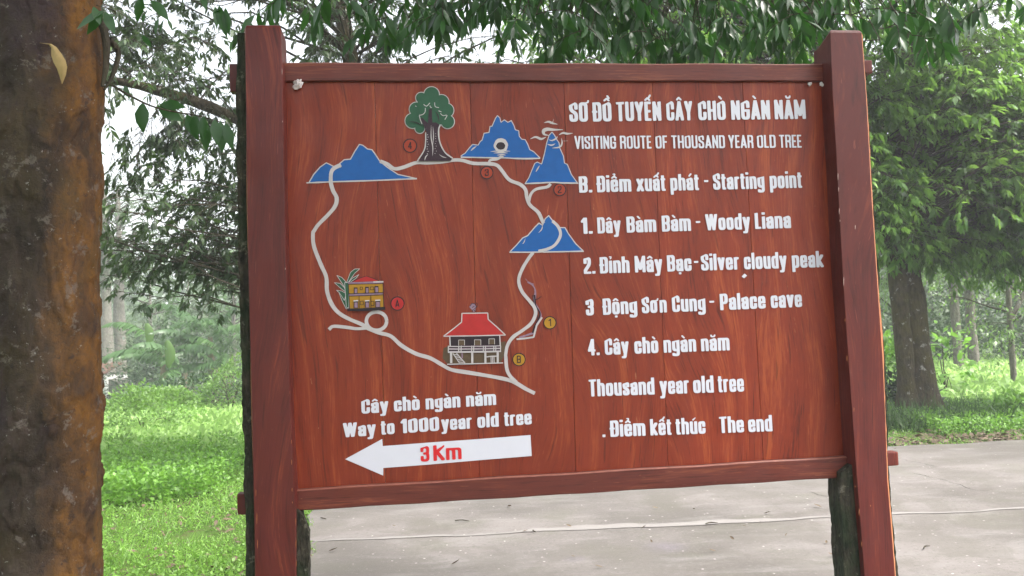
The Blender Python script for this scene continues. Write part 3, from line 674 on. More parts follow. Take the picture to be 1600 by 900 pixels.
def zw(T, *ws): return [(t, T((a, 0))[0][0], T((b, 0))[0][0]) for t, a, b in ws]
def zb(T, x0, y0, x1, y1): a, b = T((x0, y0), (x1, y1)); return (*a, *b)
lettering(zw(Z5, ('SƠ', 62, 158), ('ĐỒ', 170, 262), ('TUYẾN', 285, 497), ('CÂY', 522, 645), ('CHÒ', 672, 802), ('NGÀN', 828, 1012), ('NĂM', 1033, 1180)), zb(Z5, 62, 180, 1180, 166), 30.5, M_WHITE)
lettering(zw(Z5, ('VISITING', 87, 283), ('ROUTE', 302, 450), ('OF', 470, 525), ('THOUSAND', 545, 798), ('YEAR', 815, 932), ('OLD', 950, 1038), ('TREE', 1055, 1160)), zb(Z5, 87, 308, 1160, 302), 20.5, M_WHITE, bold=.086, gap=.085, k=1.35)
lettering(zw(Z5, ('B.', 108, 170), ('Điểm', 190, 355), ('xuất', 380, 517), ('phát', 540, 675), ('-', 700, 720), ('Starting', 742, 985), ('point', 1010, 1162)), zb(Z5, 108, 515, 1162, 492), 26, M_WHITE)
lettering(zw(Z5, ('1.', 118, 172), ('Dây', 195, 305), ('Bàm', 333, 473), ('Bàm', 500, 637), ('-', 661, 682), ('Woody', 706, 917), ('Liana', 940, 1110)), zb(Z5, 118, 710, 1110, 682), 25.5, M_WHITE)
lettering(zw(Z6, ('2.', 130, 185), ('Đỉnh', 204, 347), ('Mây', 372, 502), ('Bạc', 525, 640), ('-', 652, 673), ('Silver', 685, 865), ('cloudy', 888, 1090), ('peak', 1115, 1264)), zb(Z6, 130, 84, 1262, 52), 26, M_WHITE)
lettering(zw(Z6, ('3', 140, 178), ('Động', 218, 383), ('Sơn', 405, 523), ('Cung', 548, 706), ('-', 725, 748), ('Palace', 775, 990), ('cave', 1015, 1162)), zb(Z6, 140, 281, 1162, 240), 26, M_WHITE)
lettering(zw(Z6, ('4.', 150, 205), ('Cây', 230, 343), ('chò', 370, 483), ('ngàn', 508, 662), ('năm', 685, 820)), zb(Z6, 150, 470, 820, 445), 26, M_WHITE)
lettering(zw(Z6, ('Thousand', 155, 465), ('year', 490, 628), ('old', 648, 745), ('tree', 765, 888)), zb(Z6, 155, 664, 888, 640), 27, M_WHITE)
lettering(zw(Z6, ('.', 218, 232), ('Điểm', 253, 422), ('kết', 445, 545), ('thúc', 565, 706), ('The', 772, 888), ('end', 908, 1022)), zb(Z6, 220, 856, 1022, 828), 26, M_WHITE)
lettering(zw(Z4, ('Cây', 337, 487), ('chò', 518, 662), ('ngàn', 695, 888), ('năm', 920, 1087)), zb(Z4, 340, 380, 1087, 330), 22.5, M_WHITE)
lettering(zw(Z4, ('Way', 235, 417), ('to', 445, 522), ('1000', 556, 770), ('year', 782, 952), ('old', 983, 1102), ('tree', 1132, 1285)), zb(Z4, 235, 512, 1285, 438), 22.5, M_WHITE)
p = Paint([M_WHITE]); p.poly(Z6((876, 96), (890, 82), (902, 92), (888, 104)), M_WHITE); p.done('vinyl_scrap')
p = Paint([M_WHITE]); p.poly(Z4((245, 633), (452, 520), (455, 560), (700, 541), (1000, 520), (1278, 498), (1285, 615), (1000, 638), (700, 664), (458, 682), (457, 724)), M_WHITE); p.done('direction_arrow', label='white arrow pointing left towards the old tree')
lettering(zw(Z4, ('3', 667, 716), ('Km', 738, 895)), zb(Z4, 665, 648, 895, 632), 24.5, M_REDL, bold=.088, k=1.15, lift=.0006, gap=.07)
for txt, c, rr, fm in (('4', Z2((607, 380))[0], 10.4, M_ORNG), ('3', Z2((1035, 530))[0], 9.6, M_ORNG), ('2', Z2((1441, 625))[0], 9.4, M_ORNG), ('1', Z3((1386, 655))[0], 9.6, M_YEL), ('A', Z3((537, 548))[0], 10.4, M_RED), ('B', Z3((1214, 860))[0], 9.8, M_YEL)):
    p = Paint([fm, M_DARK]); p.circle(c, rr, fm); ring = [(c[0] + rr * math.cos(a), c[1] + rr * math.sin(a)) for a in np.linspace(0, 2 * math.pi, 17)]
    p.stroke(ring, 1.5, M_DARK, rough=.2); p.done('map_marker', label='round painted map marker %s' % txt)
    hw = 3.0 if txt != '1' else 2.0
    lettering([(txt, c[0] - hw, c[0] + hw)], (c[0] - 5, c[1] + 5.6, c[0] + 5, c[1] + 5.2), 11.5, M_DARK, bold=.06, k=1.0, lift=.0008)

# paint worn off along the inner arrises of the posts
for side, marks in (('L', ((441, 112, 14), (441.5, 190, 4), (455.5, 690, 9), (455.8, 722, 12), (456.5, 765, 9), (457, 785, 5), (446, 420, 5), (400, 770, 16), (401.5, 810, 26), (402.5, 850, 20), (462, 815, 16), (462.5, 850, 22), (463, 880, 14))), ('R', ((1309, 276, 16), (1310, 296, 10), (1311, 330, 14), (1312, 345, 5), (1318, 440, 20), (1320, 500, 8), (1323, 560, 14), (1334, 640, 10), (1336, 760, 5), (1342, 800, 16), (1346, 850, 12), (1336, 355, 10), (1360, 790, 4), (1378, 200, 3)))):
    p = Paint([M_SAP, M_MID]); p.l = 0
    for k, (x, y, l) in enumerate(marks):
        q = [bp(a, b_, -D) for a, b_ in ((x - .2, y - l / 2.6), (x + .5, y - l / 5), (x + .25, y + l / 4), (x - .2, y + l / 2.6), (x - .5, y))]
        vs = [p.bm.verts.new((u, -D - .0016, z)) for u, z in q]; f = p.bm.faces.new(vs); f.material_index = 1 if y < 500 else 0
    p.done('chipped_paint', kind='stuff')

# pale web clumps at the top corners
def clump(px, py, s, label, parts=3):
    u, z = bp(px, py, .0); o = empty('web_clump', (0, 0, 0))
    wp = np.array([BO[0], BO[1], 0]) + _u * u + _n * (-.004); bm = bmesh.new()
    for k in range(parts):
        mt = Matrix.Translation((random.uniform(-.6, .6) * s, random.uniform(-.2, .2) * s, random.uniform(-.7, .5) * s)) @ Matrix.Diagonal((s * random.uniform(.5, 1), s * .5, s * random.uniform(.5, 1), 1))
        bmesh.ops.create_icosphere(bm, subdivisions=3, radius=1, matrix=mt)
    for v in bm.verts: v.co += Vector((mnoise.noise(v.co * 140), mnoise.noise(v.co * 150 + Vector((5, 5, 5))), mnoise.noise(v.co * 130))) * s * .45
    bpy.data.objects.remove(o)
    bm_obj('web_clump', bm, M_SILK, None, True, (wp[0], wp[1], z), label=label, cat='spider web')
clump(467, 131, .016, 'large grey spider web clump in the top left corner of the board')
clump(1265, 130, .009, 'small grey web clump under the top rail, left of the pair at the right post', 3)
clump(1283, 132, .009, 'small grey web clump tight against the right post', 3)
# ---END SIGN---
# ------------------------------------------------------------------ ground, pavement
def sstep(a, b, x): t = np.clip((x - a) / (b - a), 0, 1); return t * t * (3 - 2 * t)
def gh(x, y):
    x = np.asarray(x, float); y = np.asarray(y, float)
    h = -.04 - 1.2 * sstep(17, 36, y) * sstep(-1, -6, x)
    P = np.stack([x, y, 0 * x], -1).reshape(-1, 3); nz = fbm(P, .25, 5, 2).reshape(x.shape)
    h = h + nz * .10 * sstep(11.5, 18, y) + nz * .05 * sstep(-2.6, -4, x)
    d = np.maximum(y - 55, 0); h = h + sstep(55, 130, y) * (7 + 19 * sstep(-10, 40, x)) + fbm(P, .03, 8, 3).reshape(x.shape) * sstep(60, 120, y) * 6
    return h
gx = np.concatenate([-np.geomspace(300, 6, 26), np.linspace(-5, 20, 50), np.geomspace(21, 300, 26)]); gy = np.concatenate([[-60, -30, -15], np.linspace(-8, 40, 97), np.geomspace(41.5, 400, 50)])
X, Y = np.meshgrid(gx, gy); V = np.stack([X, Y, gh(X, Y)], -1).reshape(-1, 3); nx = len(gx); ny = len(gy)
i = (np.arange(ny - 1)[:, None] * nx + np.arange(nx - 1)[None]).ravel()
t = NT('meadow_soil'); co = t.add('ShaderNodeTexCoord').outputs['Object']
n1 = t.noise(co, .6, 4, .6); n2 = t.noise(co, 9, 5, .65); n3 = t.noise(co, 60, 3, .6)
c = t.mix(t.ramp(n1, (.35, 0.0), (.6, 1.0)), (.045, .085, .016), (.075, .14, .024))
c = t.mix(t.ramp(n2, (.52, 0.0), (.66, 1.0)), c, (.085, .065, .04)); c = t.mix(t.math('MULTIPLY', n3, .4), c, (.03, .05, .012))
M_SOIL = t.fin(c, .95, n3, .6, .03, .1)
tag(link('ground', np_mesh('ground', V, [np.stack([i, i + 1, i + nx + 1, i + nx], 1)], True), M_SOIL), kind='structure')

t = NT('concrete'); co = t.add('ShaderNodeTexCoord').outputs['Object']
n1 = t.noise(co, .55, 5, .6); n2 = t.noise(t.mapping(co, (.6, 2.2, 1)), 2.2, 5, .65, .4); n3 = t.noise(co, 45, 5, .7); n4 = t.noise(co, 240, 2, .6); n5 = t.noise(co, 1.9, 3, .5)
c = t.mix(t.ramp(n1, (.40, 0.0), (.60, 1.0)), (.080, .070, .063), (.142, .127, .119))
c = t.mix(t.math('MULTIPLY', t.ramp(n2, (.50, 0.0), (.68, 1.0)), .55), c, (.175, .163, .155))
c = t.mix(t.math('MULTIPLY', t.ramp(n3, (.35, 1.0), (.5, 0.0)), .30), c, (.11, .10, .09))
c = t.mix(t.math('MULTIPLY', t.ramp(n5, (.52, 0.0), (.66, 1.0)), .40), c, (.085, .082, .060))
v = t.add('ShaderNodeTexVoronoi', i_Vector=co, i_Scale=13.0).outputs[0]
c = t.mix(t.math('MULTIPLY', t.ramp(v, (.08, 1.0), (.13, 0.0)), .55), c, (.07, .06, .055))
v2 = t.add('ShaderNodeTexVoronoi', i_Vector=t.mapping(co, (1, 1, 1), (4, 7, 0)), i_Scale=9.0).outputs[0]
c = t.mix(t.math('MULTIPLY', t.ramp(v2, (.06, 1.0), (.09, 0.0)), .6), c, (.55, .52, .5))
for ox, oy, rr in ((3.38, 5.02, .16), (4.35, 4.85, .24), (1.0, 6.1, .2), (.35, 5.9, .12)):
    g = t.add('ShaderNodeVectorMath', operation='LENGTH', i_0=t.add('ShaderNodeVectorMath', operation='SUBTRACT', i_0=co, i_1=(ox, oy, 0)).outputs[0]).outputs['Value']
    g = t.math('ADD', g, t.math('MULTIPLY', n3, .12)); c = t.mix(t.math('MULTIPLY', t.ramp(g, (rr * .6, 1.0), (rr * 1.3, 0.0)), .45), c, (.11, .095, .115))
c = t.mix(t.math('MULTIPLY', t.ramp(t.noise(co, 34, 4, .75), (.56, 0.0), (.66, 1.0)), .45), c, (.21, .195, .18))
c = t.mix(t.math('MULTIPLY', t.ramp(t.noise(co, 27, 4, .75), (.36, 1.0), (.45, 0.0)), .50), c, (.060, .052, .046))
c = t.mix(t.math('MULTIPLY', t.ramp(t.noise(t.mapping(co, (1, 1, 1), (5, 3, 0)), 1.3, 6, .7, .6), (.45, 1.0), (.53, 0.0)), .42), c, (.078, .069, .058))
M_CONC = t.fin(c, t.ramp(n1, (.3, .62), (.7, .82)), t.math('ADD', n3, n4), .35, .004, .35)
pave = empty('pavement', (0, 0, 0), kind='structure')
def edge_x(y): return -.62 - .157 * y + .05 * math.sin(y * 2.3) + .03 * math.sin(y * 7.1)
def jy(x, o=0): return 6.74 + .035 * x + .018 * math.sin(x * 3.1) + .012 * math.sin(x * 8.3 + 1) + o
def far_y(x): return 10.25 + .05 * x + .05 * math.sin(x * 2.1) + .03 * math.sin(x * 6.7)
def slab(lo, hi, zt=0.0):
    """concrete bay between two curves of y"""
    bm = bmesh.new(); xs = np.linspace(-2.4, 20, 160); top = []; N = 14
    for x in xs:
        a, b = lo(x), hi(x); row = []
        for k in range(N + 1):
            y = a + (b - a) * k / N; xx = max(x, edge_x(y)) if x < 0 else x
            row.append(bm.verts.new((xx, y, zt - (.0012 if k in (0, N) else 0))))
        top.append(row)
    for r0, r1 in zip(top[:-1], top[1:]):
        for k in range(N):
            if (r0[k].co - r1[k].co).length > 1e-4 or (r0[k + 1].co - r1[k + 1].co).length > 1e-4: bm.faces.new((r0[k], r1[k], r1[k + 1], r0[k + 1]))
    bmesh.ops.remove_doubles(bm, verts=bm.verts, dist=1e-5)
    be = [e for e in bm.edges if e.is_boundary]; r_ = bmesh.ops.extrude_edge_only(bm, edges=be)
    for v in [g for g in r_['geom'] if isinstance(g, bmesh.types.BMVert)]: v.co.z -= .12
    bmesh.ops.recalc_face_normals(bm, faces=bm.faces)
    return bm_obj('slab', bm, M_CONC, pave, False)
slab(lambda x: -6.0, lambda x: jy(x, -.005)); slab(lambda x: jy(x, .005), far_y)
# irregular pale mortar smeared along the joint
t = NT('mortar'); co = t.add('ShaderNodeTexCoord').outputs['Object']; n = t.noise(co, 25, 5, .7)
M_MORT = t.fin(t.mix(n, (.135, .123, .115), (.20, .186, .176)), .85, n, .4, .004)
P0 = []; P1 = []; bm = bmesh.new(); xs = np.linspace(-1.6, 16, 700)
wv = .010 + .085 * np.clip(fbm(np.c_[xs, xs * 0, xs * 0], 1.1, 3, 4) + .25, 0, 1) * (.6 + .4 * np.sin(xs * 1.3)) + .012 * fbm(np.c_[xs, xs * 0, xs * 0], 9, 4, 2)
for x, w_ in zip(xs, wv):
    w_ = max(w_, .006); o = .018 * math.sin(x * 5) + .01 * math.sin(x * 17)
    P0.append(bm.verts.new((x, jy(x, -.020 - w_ * .35 + o * .3), .0035 ))); P1.append(bm.verts.new((x, jy(x, .012 + w_ + o), .0035 )))
for k in range(len(xs) - 1): bm.faces.new((P0[k], P0[k + 1], P1[k + 1], P1[k]))
bm_obj('mortar_joint', bm, M_MORT, pave)

M_CRACK = plain('crack_dirt', (.035, .03, .026), .9, .3, 40)
for pts in (((1428, 740), (1455, 746), (1480, 752), (1520, 765), (1545, 768)), ((1400, 716), (1430, 722), (1462, 729)), ((1270, 770), (1290, 776), (1312, 775))):
    P = np.array([on_ground(x, y)[:2] for x, y in pts]); q = spline(np.c_[P, np.zeros(len(P))], np.linspace(0, len(P) - 1 - 1e-6, 60)); q[:, :2] += np.c_[fbm(q, 14, 2), fbm(q, 17, 4)] * .02
    tg_ = norm(np.gradient(q, axis=0)); nn = np.stack([-tg_[:, 1], tg_[:, 0]], 1); wv_ = .0015 + .004 * np.abs(fbm(q, 9, 6)); wv_[[0, -1]] = .0005
    V = np.concatenate([np.c_[q[:, :2] + nn * wv_[:, None], np.full(60, .0028)], np.c_[q[:, :2] - nn * wv_[:, None], np.full(60, .0028)]]); i_ = np.arange(59)
    link('crack', np_mesh('crack', V, [np.stack([i_ + 60, i_ + 61, i_ + 1, i_], 1)]), M_CRACK, pave)

# ------------------------------------------------------------------ vegetation materials
L_DARK = leaf_mat('mid_tree_leaf', [(.010, .020, .010), (.020, .038, .016), (.028, .050, .022), (.085, .15, .032)], .25, .4, spec=.4)
L_RIGHT = leaf_mat('right_tree_leaf', [(.006, .018, .006), (.012, .036, .010), (.040, .10, .022), (.22, .40, .06)], .34, .5, spec=.2)
L_NEAR = leaf_mat('overhang_leaf', [(.006, .014, .006), (.010, .030, .009), (.018, .065, .012), (.035, .13, .018)], .27, .32, tcol=(.07, .26, .02))
L_FAR = leaf_mat('far_tree_leaf', [(.022, .045, .018), (.04, .08, .025), (.07, .12, .035)], .25, .5)
L_LIGHT = leaf_mat('light_shrub_leaf', [(.05, .10, .02), (.085, .17, .03), (.15, .27, .05)], .35, .45)
L_WEED = leaf_mat('weed_leaf', [(.04, .10, .014), (.09, .20, .022), (.18, .36, .05)], .35, .5)
L_GRASS = leaf_mat('grass_blade', [(.06, .13, .018), (.11, .23, .030), (.20, .36, .06)], .35, .5)
L_BAN = leaf_mat('banana_leaf', [(.03, .075, .02), (.05, .11, .03), (.08, .16, .045)], .35, .4)
L_DRY = leaf_mat('dry_leaf', [(.07, .045, .025), (.12, .085, .05), (.045, .028, .018)], .1, .7)
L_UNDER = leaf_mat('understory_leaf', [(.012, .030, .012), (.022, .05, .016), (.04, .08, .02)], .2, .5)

# ------------------------------------------------------------------ trees
def rand_unit(n, r): v = r.normal(size=(n, 3)); return norm(v)
def sprays(P, Dv, L, nl, ll, r, droop=.35, lw=.36, up=.9, whorl=False):
    """leafy twigs: P start, Dv direction, L length -> twig paths and leaf arrays (leaflets of one twig share a plane and a tint)"""
    n = len(P); K = 5; t = np.linspace(0, 1, K)[None, :, None]
    path = P[:, None] + Dv[:, None] * L[:, None, None] * t - np.array([0, 0, 1]) * droop * L[:, None, None] * t ** 2
    j = (np.arange(nl) + .6) / nl
    j = (.72 + .28 * j) if whorl else (.22 + .78 * j)
    B = P[:, None] + Dv[:, None] * L[:, None, None] * j[None, :, None] - np.array([0, 0, 1]) * droop * L[:, None, None] * j[None, :, None] ** 2
    tan = norm(Dv[:, None] - np.array([0, 0, 2 * droop]) * j[None, :, None]); side = norm(np.cross(tan, np.array([0, 0, 1.]) + r.normal(size=(n, 1, 3)) * .3) + 1e-6)
    sg = np.where(np.arange(nl) % 2 == 0, 1, -1)[None, :, None]
    sp = np.linspace(1.15, .35, nl)[None, :, None]
    D = tan * .55 + side * sg * sp + r.normal(size=(n, nl, 3)) * (.28 if whorl else .13) - np.array([0, 0, .38]); D[:, -1] = tan[:, -1] - np.array([0, 0, .3])
    N = np.array([0, 0, up]) + side * sg * .25 + r.normal(size=(n, 1, 3)) * .35 + r.normal(size=(n, nl, 3)) * .16
    ln = ll * r.uniform(.75, 1.12, (n, nl)) * r.uniform(.8, 1.1, (n, 1)) * (1 - .35 * np.abs(np.linspace(-1, 1, nl)) ** 2)[None]
    tint = r.uniform(0, 1, (n, 1)) + 0 * ln
    return path, B.reshape(-1, 3), D.reshape(-1, 3), N.reshape(-1, 3), ln.ravel(), ln.ravel() * lw, tint.ravel()
def grow(name, label, base, trunks, lobes, leafmat, bark, seed, leaf=.12, nl=9, tw=14, twl=(.35, .6), tmpl=T_MID, sides=12, droop=.35, group=None, cat='tree', lw=.36, twigs=True, bdroop=.25, brad=.022, whorl=False, root=None, zmin=0.0):
    r = np.random.default_rng(seed); base = np.array(base, float); root = root or empty(name, tuple(base), label=label, cat=cat, group=group)
    tp = []
    for pts, rad in trunks:
        V, F = tube(pts, rad, sides, rad[0] * .16, 2.2 / max(rad[0], .05) * .25, seed, sub=8)
        me = np_mesh('trunk', V, [F], True); link('trunk', me, bark, root)
        n = 40; tp.append(spline(pts, np.linspace(0, len(pts) - 1 - 1e-6, n)))
    TP = np.concatenate(tp); BP = []; BR = []; SP = []; SD = []; AGE_LIT = []
    for c, rd, nb in lobes:
        c = np.array(c, float) - 0; rd = np.array(rd, float)
        q = rand_unit(nb * 3, r) * r.uniform(.35, 1.0, (nb * 3, 1)) ** .6; q[:, 2] = np.where(q[:, 2] < -.8, -q[:, 2], q[:, 2])
        tg = c + q * rd; keep = fbm(tg + base, 1.1, seed + 3, 2) > -.35; tg = tg[keep][:nb]
        hd = np.linalg.norm((TP[None, :, :2] - tg[:, None, :2]), axis=-1); want = np.maximum(tg[:, None, 2] - .45 * hd, zmin)
        cost = np.abs(TP[None, :, 2] - want) + hd * .35 + r.uniform(0, .5, hd.shape); s = TP[np.argmin(cost, 1)]
        K = 8; t = np.linspace(0, 1, K)[None, :, None]; dst = np.linalg.norm(tg - s, axis=1)[:, None, None]
        mid = (s + tg) / 2 + r.normal(size=s.shape) * .12 * dst[:, 0] + np.array([0, 0, 1]) * .12 * dst[:, 0]
        pth = (1 - t) ** 2 * s[:, None] + 2 * t * (1 - t) * mid[:, None] + t ** 2 * tg[:, None]; pth[..., 2] -= (bdroop * t[..., 0] ** 3)
        nv = rand_unit(len(tg) * 2, r).reshape(len(tg), 2, 3); wt = t[..., 0]
        for h_ in (0, 1): pth = pth + nv[:, h_][:, None] * (np.sin(wt * math.pi * (2 + 2 * h_) + r.uniform(0, 6, (len(tg), 1))) * wt * (.06 - .02 * h_) * dst[:, :, 0])[..., None]
        BP.append(pth); BR.append(np.linspace(1, .12, K)[None] * (brad * np.clip(dst[:, :, 0] / 2, .35, 1.6)))
        tt = r.uniform(.28, 1.0, (len(tg), tw)) ** .7; f = tt * (K - 1); i0 = np.clip(f.astype(int), 0, K - 2); fr = (f - i0)[..., None]; ix = np.arange(len(tg))[:, None]
        SP.append((pth[ix, i0] * (1 - fr) + pth[ix, i0 + 1] * fr).reshape(-1, 3))
        tn = norm(pth[ix, i0 + 1] - pth[ix, i0]); AGE_LIT.append(np.clip((tt - .55) / .45 * .55 + r.uniform(0, .45, tt.shape) * (tt > .8), 0, 1).ravel())  # paler new growth at branch ends, also putting lit sprays into the tint
        SD.append(norm(tn * .7 + rand_unit(len(tg) * tw, r).reshape(len(tg), tw, 3) * np.array([1, 1, .55]) * .9).reshape(-1, 3))
    BPa = np.concatenate(BP); BRa = np.concatenate(BR); SP = np.concatenate(SP); SD = np.concatenate(SD); L = r.uniform(*twl, len(SP)); AGE_LIT = np.concatenate(AGE_LIT); out_ = np.clip((SP[:, 2] - np.percentile(SP[:, 2], 10)) / 6, 0, 1) * .15
    path, B, Dd, N, ln, wd, tn_ = sprays(SP, SD, L, nl, leaf, r, droop, lw, whorl=whorl)
    V, F = tube_arrays(BPa, BRa, 5); link('branches', np_mesh('branches', V, [F], True), M_TWIG, root, kind='stuff')
    if twigs: V, F = tube_arrays(path, np.linspace(.004, .0015, path.shape[1])[None] * np.ones((len(path), 1)), 3); link('twigs', np_mesh('twigs', V, [F]), M_TWIG, root, kind='stuff')
    link('crown', leaf_mesh('crown', B, Dd, N, ln, wd, tmpl, .12, .25, tint=np.clip(tn_ * .30 + np.repeat(AGE_LIT, nl) * .8 + 0 * np.repeat(out_, nl), 0, 1)), leafmat, root, kind='stuff')
    return root

# tree with drooping fine twigs, its trunk behind the board
b = at(640, 700, 10.6); b[2] = -.05
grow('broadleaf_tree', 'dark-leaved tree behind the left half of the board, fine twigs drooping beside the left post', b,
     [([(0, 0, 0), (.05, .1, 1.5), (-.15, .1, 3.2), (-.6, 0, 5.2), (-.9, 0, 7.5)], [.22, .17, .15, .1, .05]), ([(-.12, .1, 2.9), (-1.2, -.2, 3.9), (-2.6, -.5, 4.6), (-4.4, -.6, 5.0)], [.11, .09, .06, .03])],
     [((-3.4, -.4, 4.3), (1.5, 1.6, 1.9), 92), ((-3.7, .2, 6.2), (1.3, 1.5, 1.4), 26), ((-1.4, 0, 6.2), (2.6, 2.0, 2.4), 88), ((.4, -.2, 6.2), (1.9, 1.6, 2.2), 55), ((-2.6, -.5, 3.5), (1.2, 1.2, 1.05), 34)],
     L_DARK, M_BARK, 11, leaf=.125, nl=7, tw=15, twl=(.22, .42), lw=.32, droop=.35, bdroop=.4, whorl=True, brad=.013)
b = at(1075, 700, 12.5); b[2] = -.05
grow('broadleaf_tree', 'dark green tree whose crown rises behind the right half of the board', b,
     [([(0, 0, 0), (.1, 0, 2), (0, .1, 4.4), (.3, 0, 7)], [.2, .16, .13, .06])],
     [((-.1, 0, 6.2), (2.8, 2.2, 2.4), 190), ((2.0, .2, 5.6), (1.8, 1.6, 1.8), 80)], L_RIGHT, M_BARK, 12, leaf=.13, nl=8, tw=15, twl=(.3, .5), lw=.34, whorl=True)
# twin-trunk tree at the right
b = on_ground(1432, 652); b[2] = -.05
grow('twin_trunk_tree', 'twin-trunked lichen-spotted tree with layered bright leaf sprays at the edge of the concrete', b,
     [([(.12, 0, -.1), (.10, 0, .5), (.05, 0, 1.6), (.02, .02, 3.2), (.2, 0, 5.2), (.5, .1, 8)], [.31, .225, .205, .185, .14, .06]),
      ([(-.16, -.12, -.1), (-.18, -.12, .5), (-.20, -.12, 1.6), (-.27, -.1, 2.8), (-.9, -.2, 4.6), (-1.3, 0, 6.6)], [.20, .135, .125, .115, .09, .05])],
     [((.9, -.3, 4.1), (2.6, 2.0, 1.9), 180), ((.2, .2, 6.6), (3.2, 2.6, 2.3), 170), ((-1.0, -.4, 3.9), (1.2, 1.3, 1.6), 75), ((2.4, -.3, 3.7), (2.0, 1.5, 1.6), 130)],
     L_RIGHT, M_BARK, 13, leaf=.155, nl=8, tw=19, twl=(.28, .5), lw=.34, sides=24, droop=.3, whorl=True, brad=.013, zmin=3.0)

# background trees
def bg(px, Y, h, r_, label, seed, tr=.16, mat=None, lean=0.0, bark=None, nb=46, leaf=.22, low=.45, py=None, fork=False, group=None):
    x = at(px, 500, Y)[0]; z = float(gh(x, Y)); trk = [([(0, 0, -.2), (lean * .3, 0, h * .3), (lean, 0, h * .62), (lean * 1.1, 0, h * .9)], [tr, tr * .8, tr * .55, tr * .2])]
    if fork: trk.append(([(lean * .3, 0, h * .28), (lean * .3 + .6, .1, h * .5), (lean * .3 + 1.0, .1, h * .8)], [tr * .7, tr * .5, tr * .2]))
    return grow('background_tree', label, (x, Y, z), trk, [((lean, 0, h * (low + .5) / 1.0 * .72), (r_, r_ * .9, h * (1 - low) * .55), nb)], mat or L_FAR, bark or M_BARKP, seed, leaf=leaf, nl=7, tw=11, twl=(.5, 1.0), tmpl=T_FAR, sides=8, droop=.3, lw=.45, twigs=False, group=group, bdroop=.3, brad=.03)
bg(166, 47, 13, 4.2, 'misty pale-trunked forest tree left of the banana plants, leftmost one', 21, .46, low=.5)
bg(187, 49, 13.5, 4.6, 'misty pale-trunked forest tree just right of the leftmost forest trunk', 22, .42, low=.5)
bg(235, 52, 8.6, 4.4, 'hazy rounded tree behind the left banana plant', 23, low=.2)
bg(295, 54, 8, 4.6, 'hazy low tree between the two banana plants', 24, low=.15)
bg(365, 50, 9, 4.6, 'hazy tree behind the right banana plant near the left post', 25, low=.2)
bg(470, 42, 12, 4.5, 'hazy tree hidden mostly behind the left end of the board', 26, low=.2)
bg(1397, 25, 8, 2.4, 'slender pale-trunked tree seen just left of the twin trunks', 31, .08, L_LIGHT, leaf=.17, low=.28)
bg(1493, 23, 8, 2.0, 'thin grey-trunked tree, left one of the pair right of the twin trunks', 32, .14, L_LIGHT, leaf=.17, low=.36)
bg(1517, 24, 8.5, 2.0, 'thin grey-trunked tree, right one of the pair right of the twin trunks', 33, .16, L_LIGHT, leaf=.17, low=.36)
bg(1578, 17.3, 5, 1.7, 'young forked tree with pale slim stems standing in the right meadow', 34, .07, L_LIGHT, nb=26, leaf=.12, low=.30, fork=True)
bg(1450, 36, 12, 4.2, 'hazy dense tree behind the pair of grey trunks', 35, .25, low=.05, nb=80)
bg(1590, 34, 12, 4.2, 'hazy dense tree at the far right edge', 36, .25, low=.05, nb=80)
bg(1350, 35, 11, 4.0, 'hazy tree hidden behind the right post', 37, .25, low=.05, nb=70)
bg(1230, 32, 11, 3.8, 'hazy tree behind the right half of the board', 38, .25, low=.1, nb=60)
bg(700, 40, 12, 4.5, 'hazy tree behind the middle of the board', 39, .25, low=.1, nb=60)

def mound(name, label, px, Y, w_, h_, mat, seed, n=1800, leaf=.12, cat='bush', tmpl=T_MID, depth=None, x=None, stems=7, lw=.42):
    r = np.random.default_rng(seed); x = at(px, 500, Y)[0] if x is None else x; z = float(gh(x, Y)); root = empty(name, (x, Y, z), label=label, cat=cat); depth = depth or w_ * .8
    q = rand_unit(n, r) * r.uniform(.45, 1, (n, 1)) ** .5; q[:, 2] = np.abs(q[:, 2]); lump = 1 + .28 * fbm(q * 1.0, 2.2, seed, 2)
    B = q * np.array([w_, depth, h_]) * lump[:, None]; D = norm(q * np.array([1, 1, .6])) + r.normal(size=(n, 3)) * .55 + np.array([0, 0, .1]); N = np.array([0, 0, 1]) + q * .4 + r.normal(size=(n, 3)) * .4
    L = leaf * r.uniform(.6, 1.25, n); link('foliage', leaf_mesh('foliage', B, D, N, L, L * lw, tmpl, .1, .3), mat, root, kind='stuff')
    tg = q[:stems * 6:6] * np.array([w_, depth, h_]) * .8; t = np.linspace(0, 1, 5)[None, :, None]; pth = tg[:, None] * t * np.array([1, 1, 1]) + np.array([0, 0, 1]) * h_ * .25 * np.sin(t * math.pi)
    V, F = tube_arrays(pth, np.linspace(.014, .003, 5)[None] * np.ones((len(tg), 1)), 5); link('stems', np_mesh('stems', V, [F]), M_TWIG, root, kind='stuff')
    return root
mound('bush', 'dark green creeper-covered mound beside the hut', 228, 19, 1.4, .70, L_LIGHT, 41, 7000, .085, lw=.6)
mound('bush', 'yellow-green airy shrub in the left meadow between trunk and left post', 222, 14.5, .75, .80, L_LIGHT, 42, 1700, .075)
mound('bush', 'light green leafy bush close to the left post', 357, 20, 1.1, 1.3, L_LIGHT, 43, 3500, .085)
mound('bush', 'low green bush behind the banana stems', 285, 22.5, 2.2, 1.0, L_UNDER, 44, 2600, .15)
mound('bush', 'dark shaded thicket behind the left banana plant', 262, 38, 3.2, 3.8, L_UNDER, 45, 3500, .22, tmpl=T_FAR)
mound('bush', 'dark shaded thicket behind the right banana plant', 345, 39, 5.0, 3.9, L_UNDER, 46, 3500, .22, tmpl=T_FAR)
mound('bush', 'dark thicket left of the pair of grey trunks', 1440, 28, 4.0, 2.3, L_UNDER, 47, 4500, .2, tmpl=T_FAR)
mound('bush', 'dark thicket right of the pair of grey trunks', 1560, 27.5, 4.0, 2.2, L_UNDER, 48, 4500, .2, tmpl=T_FAR)
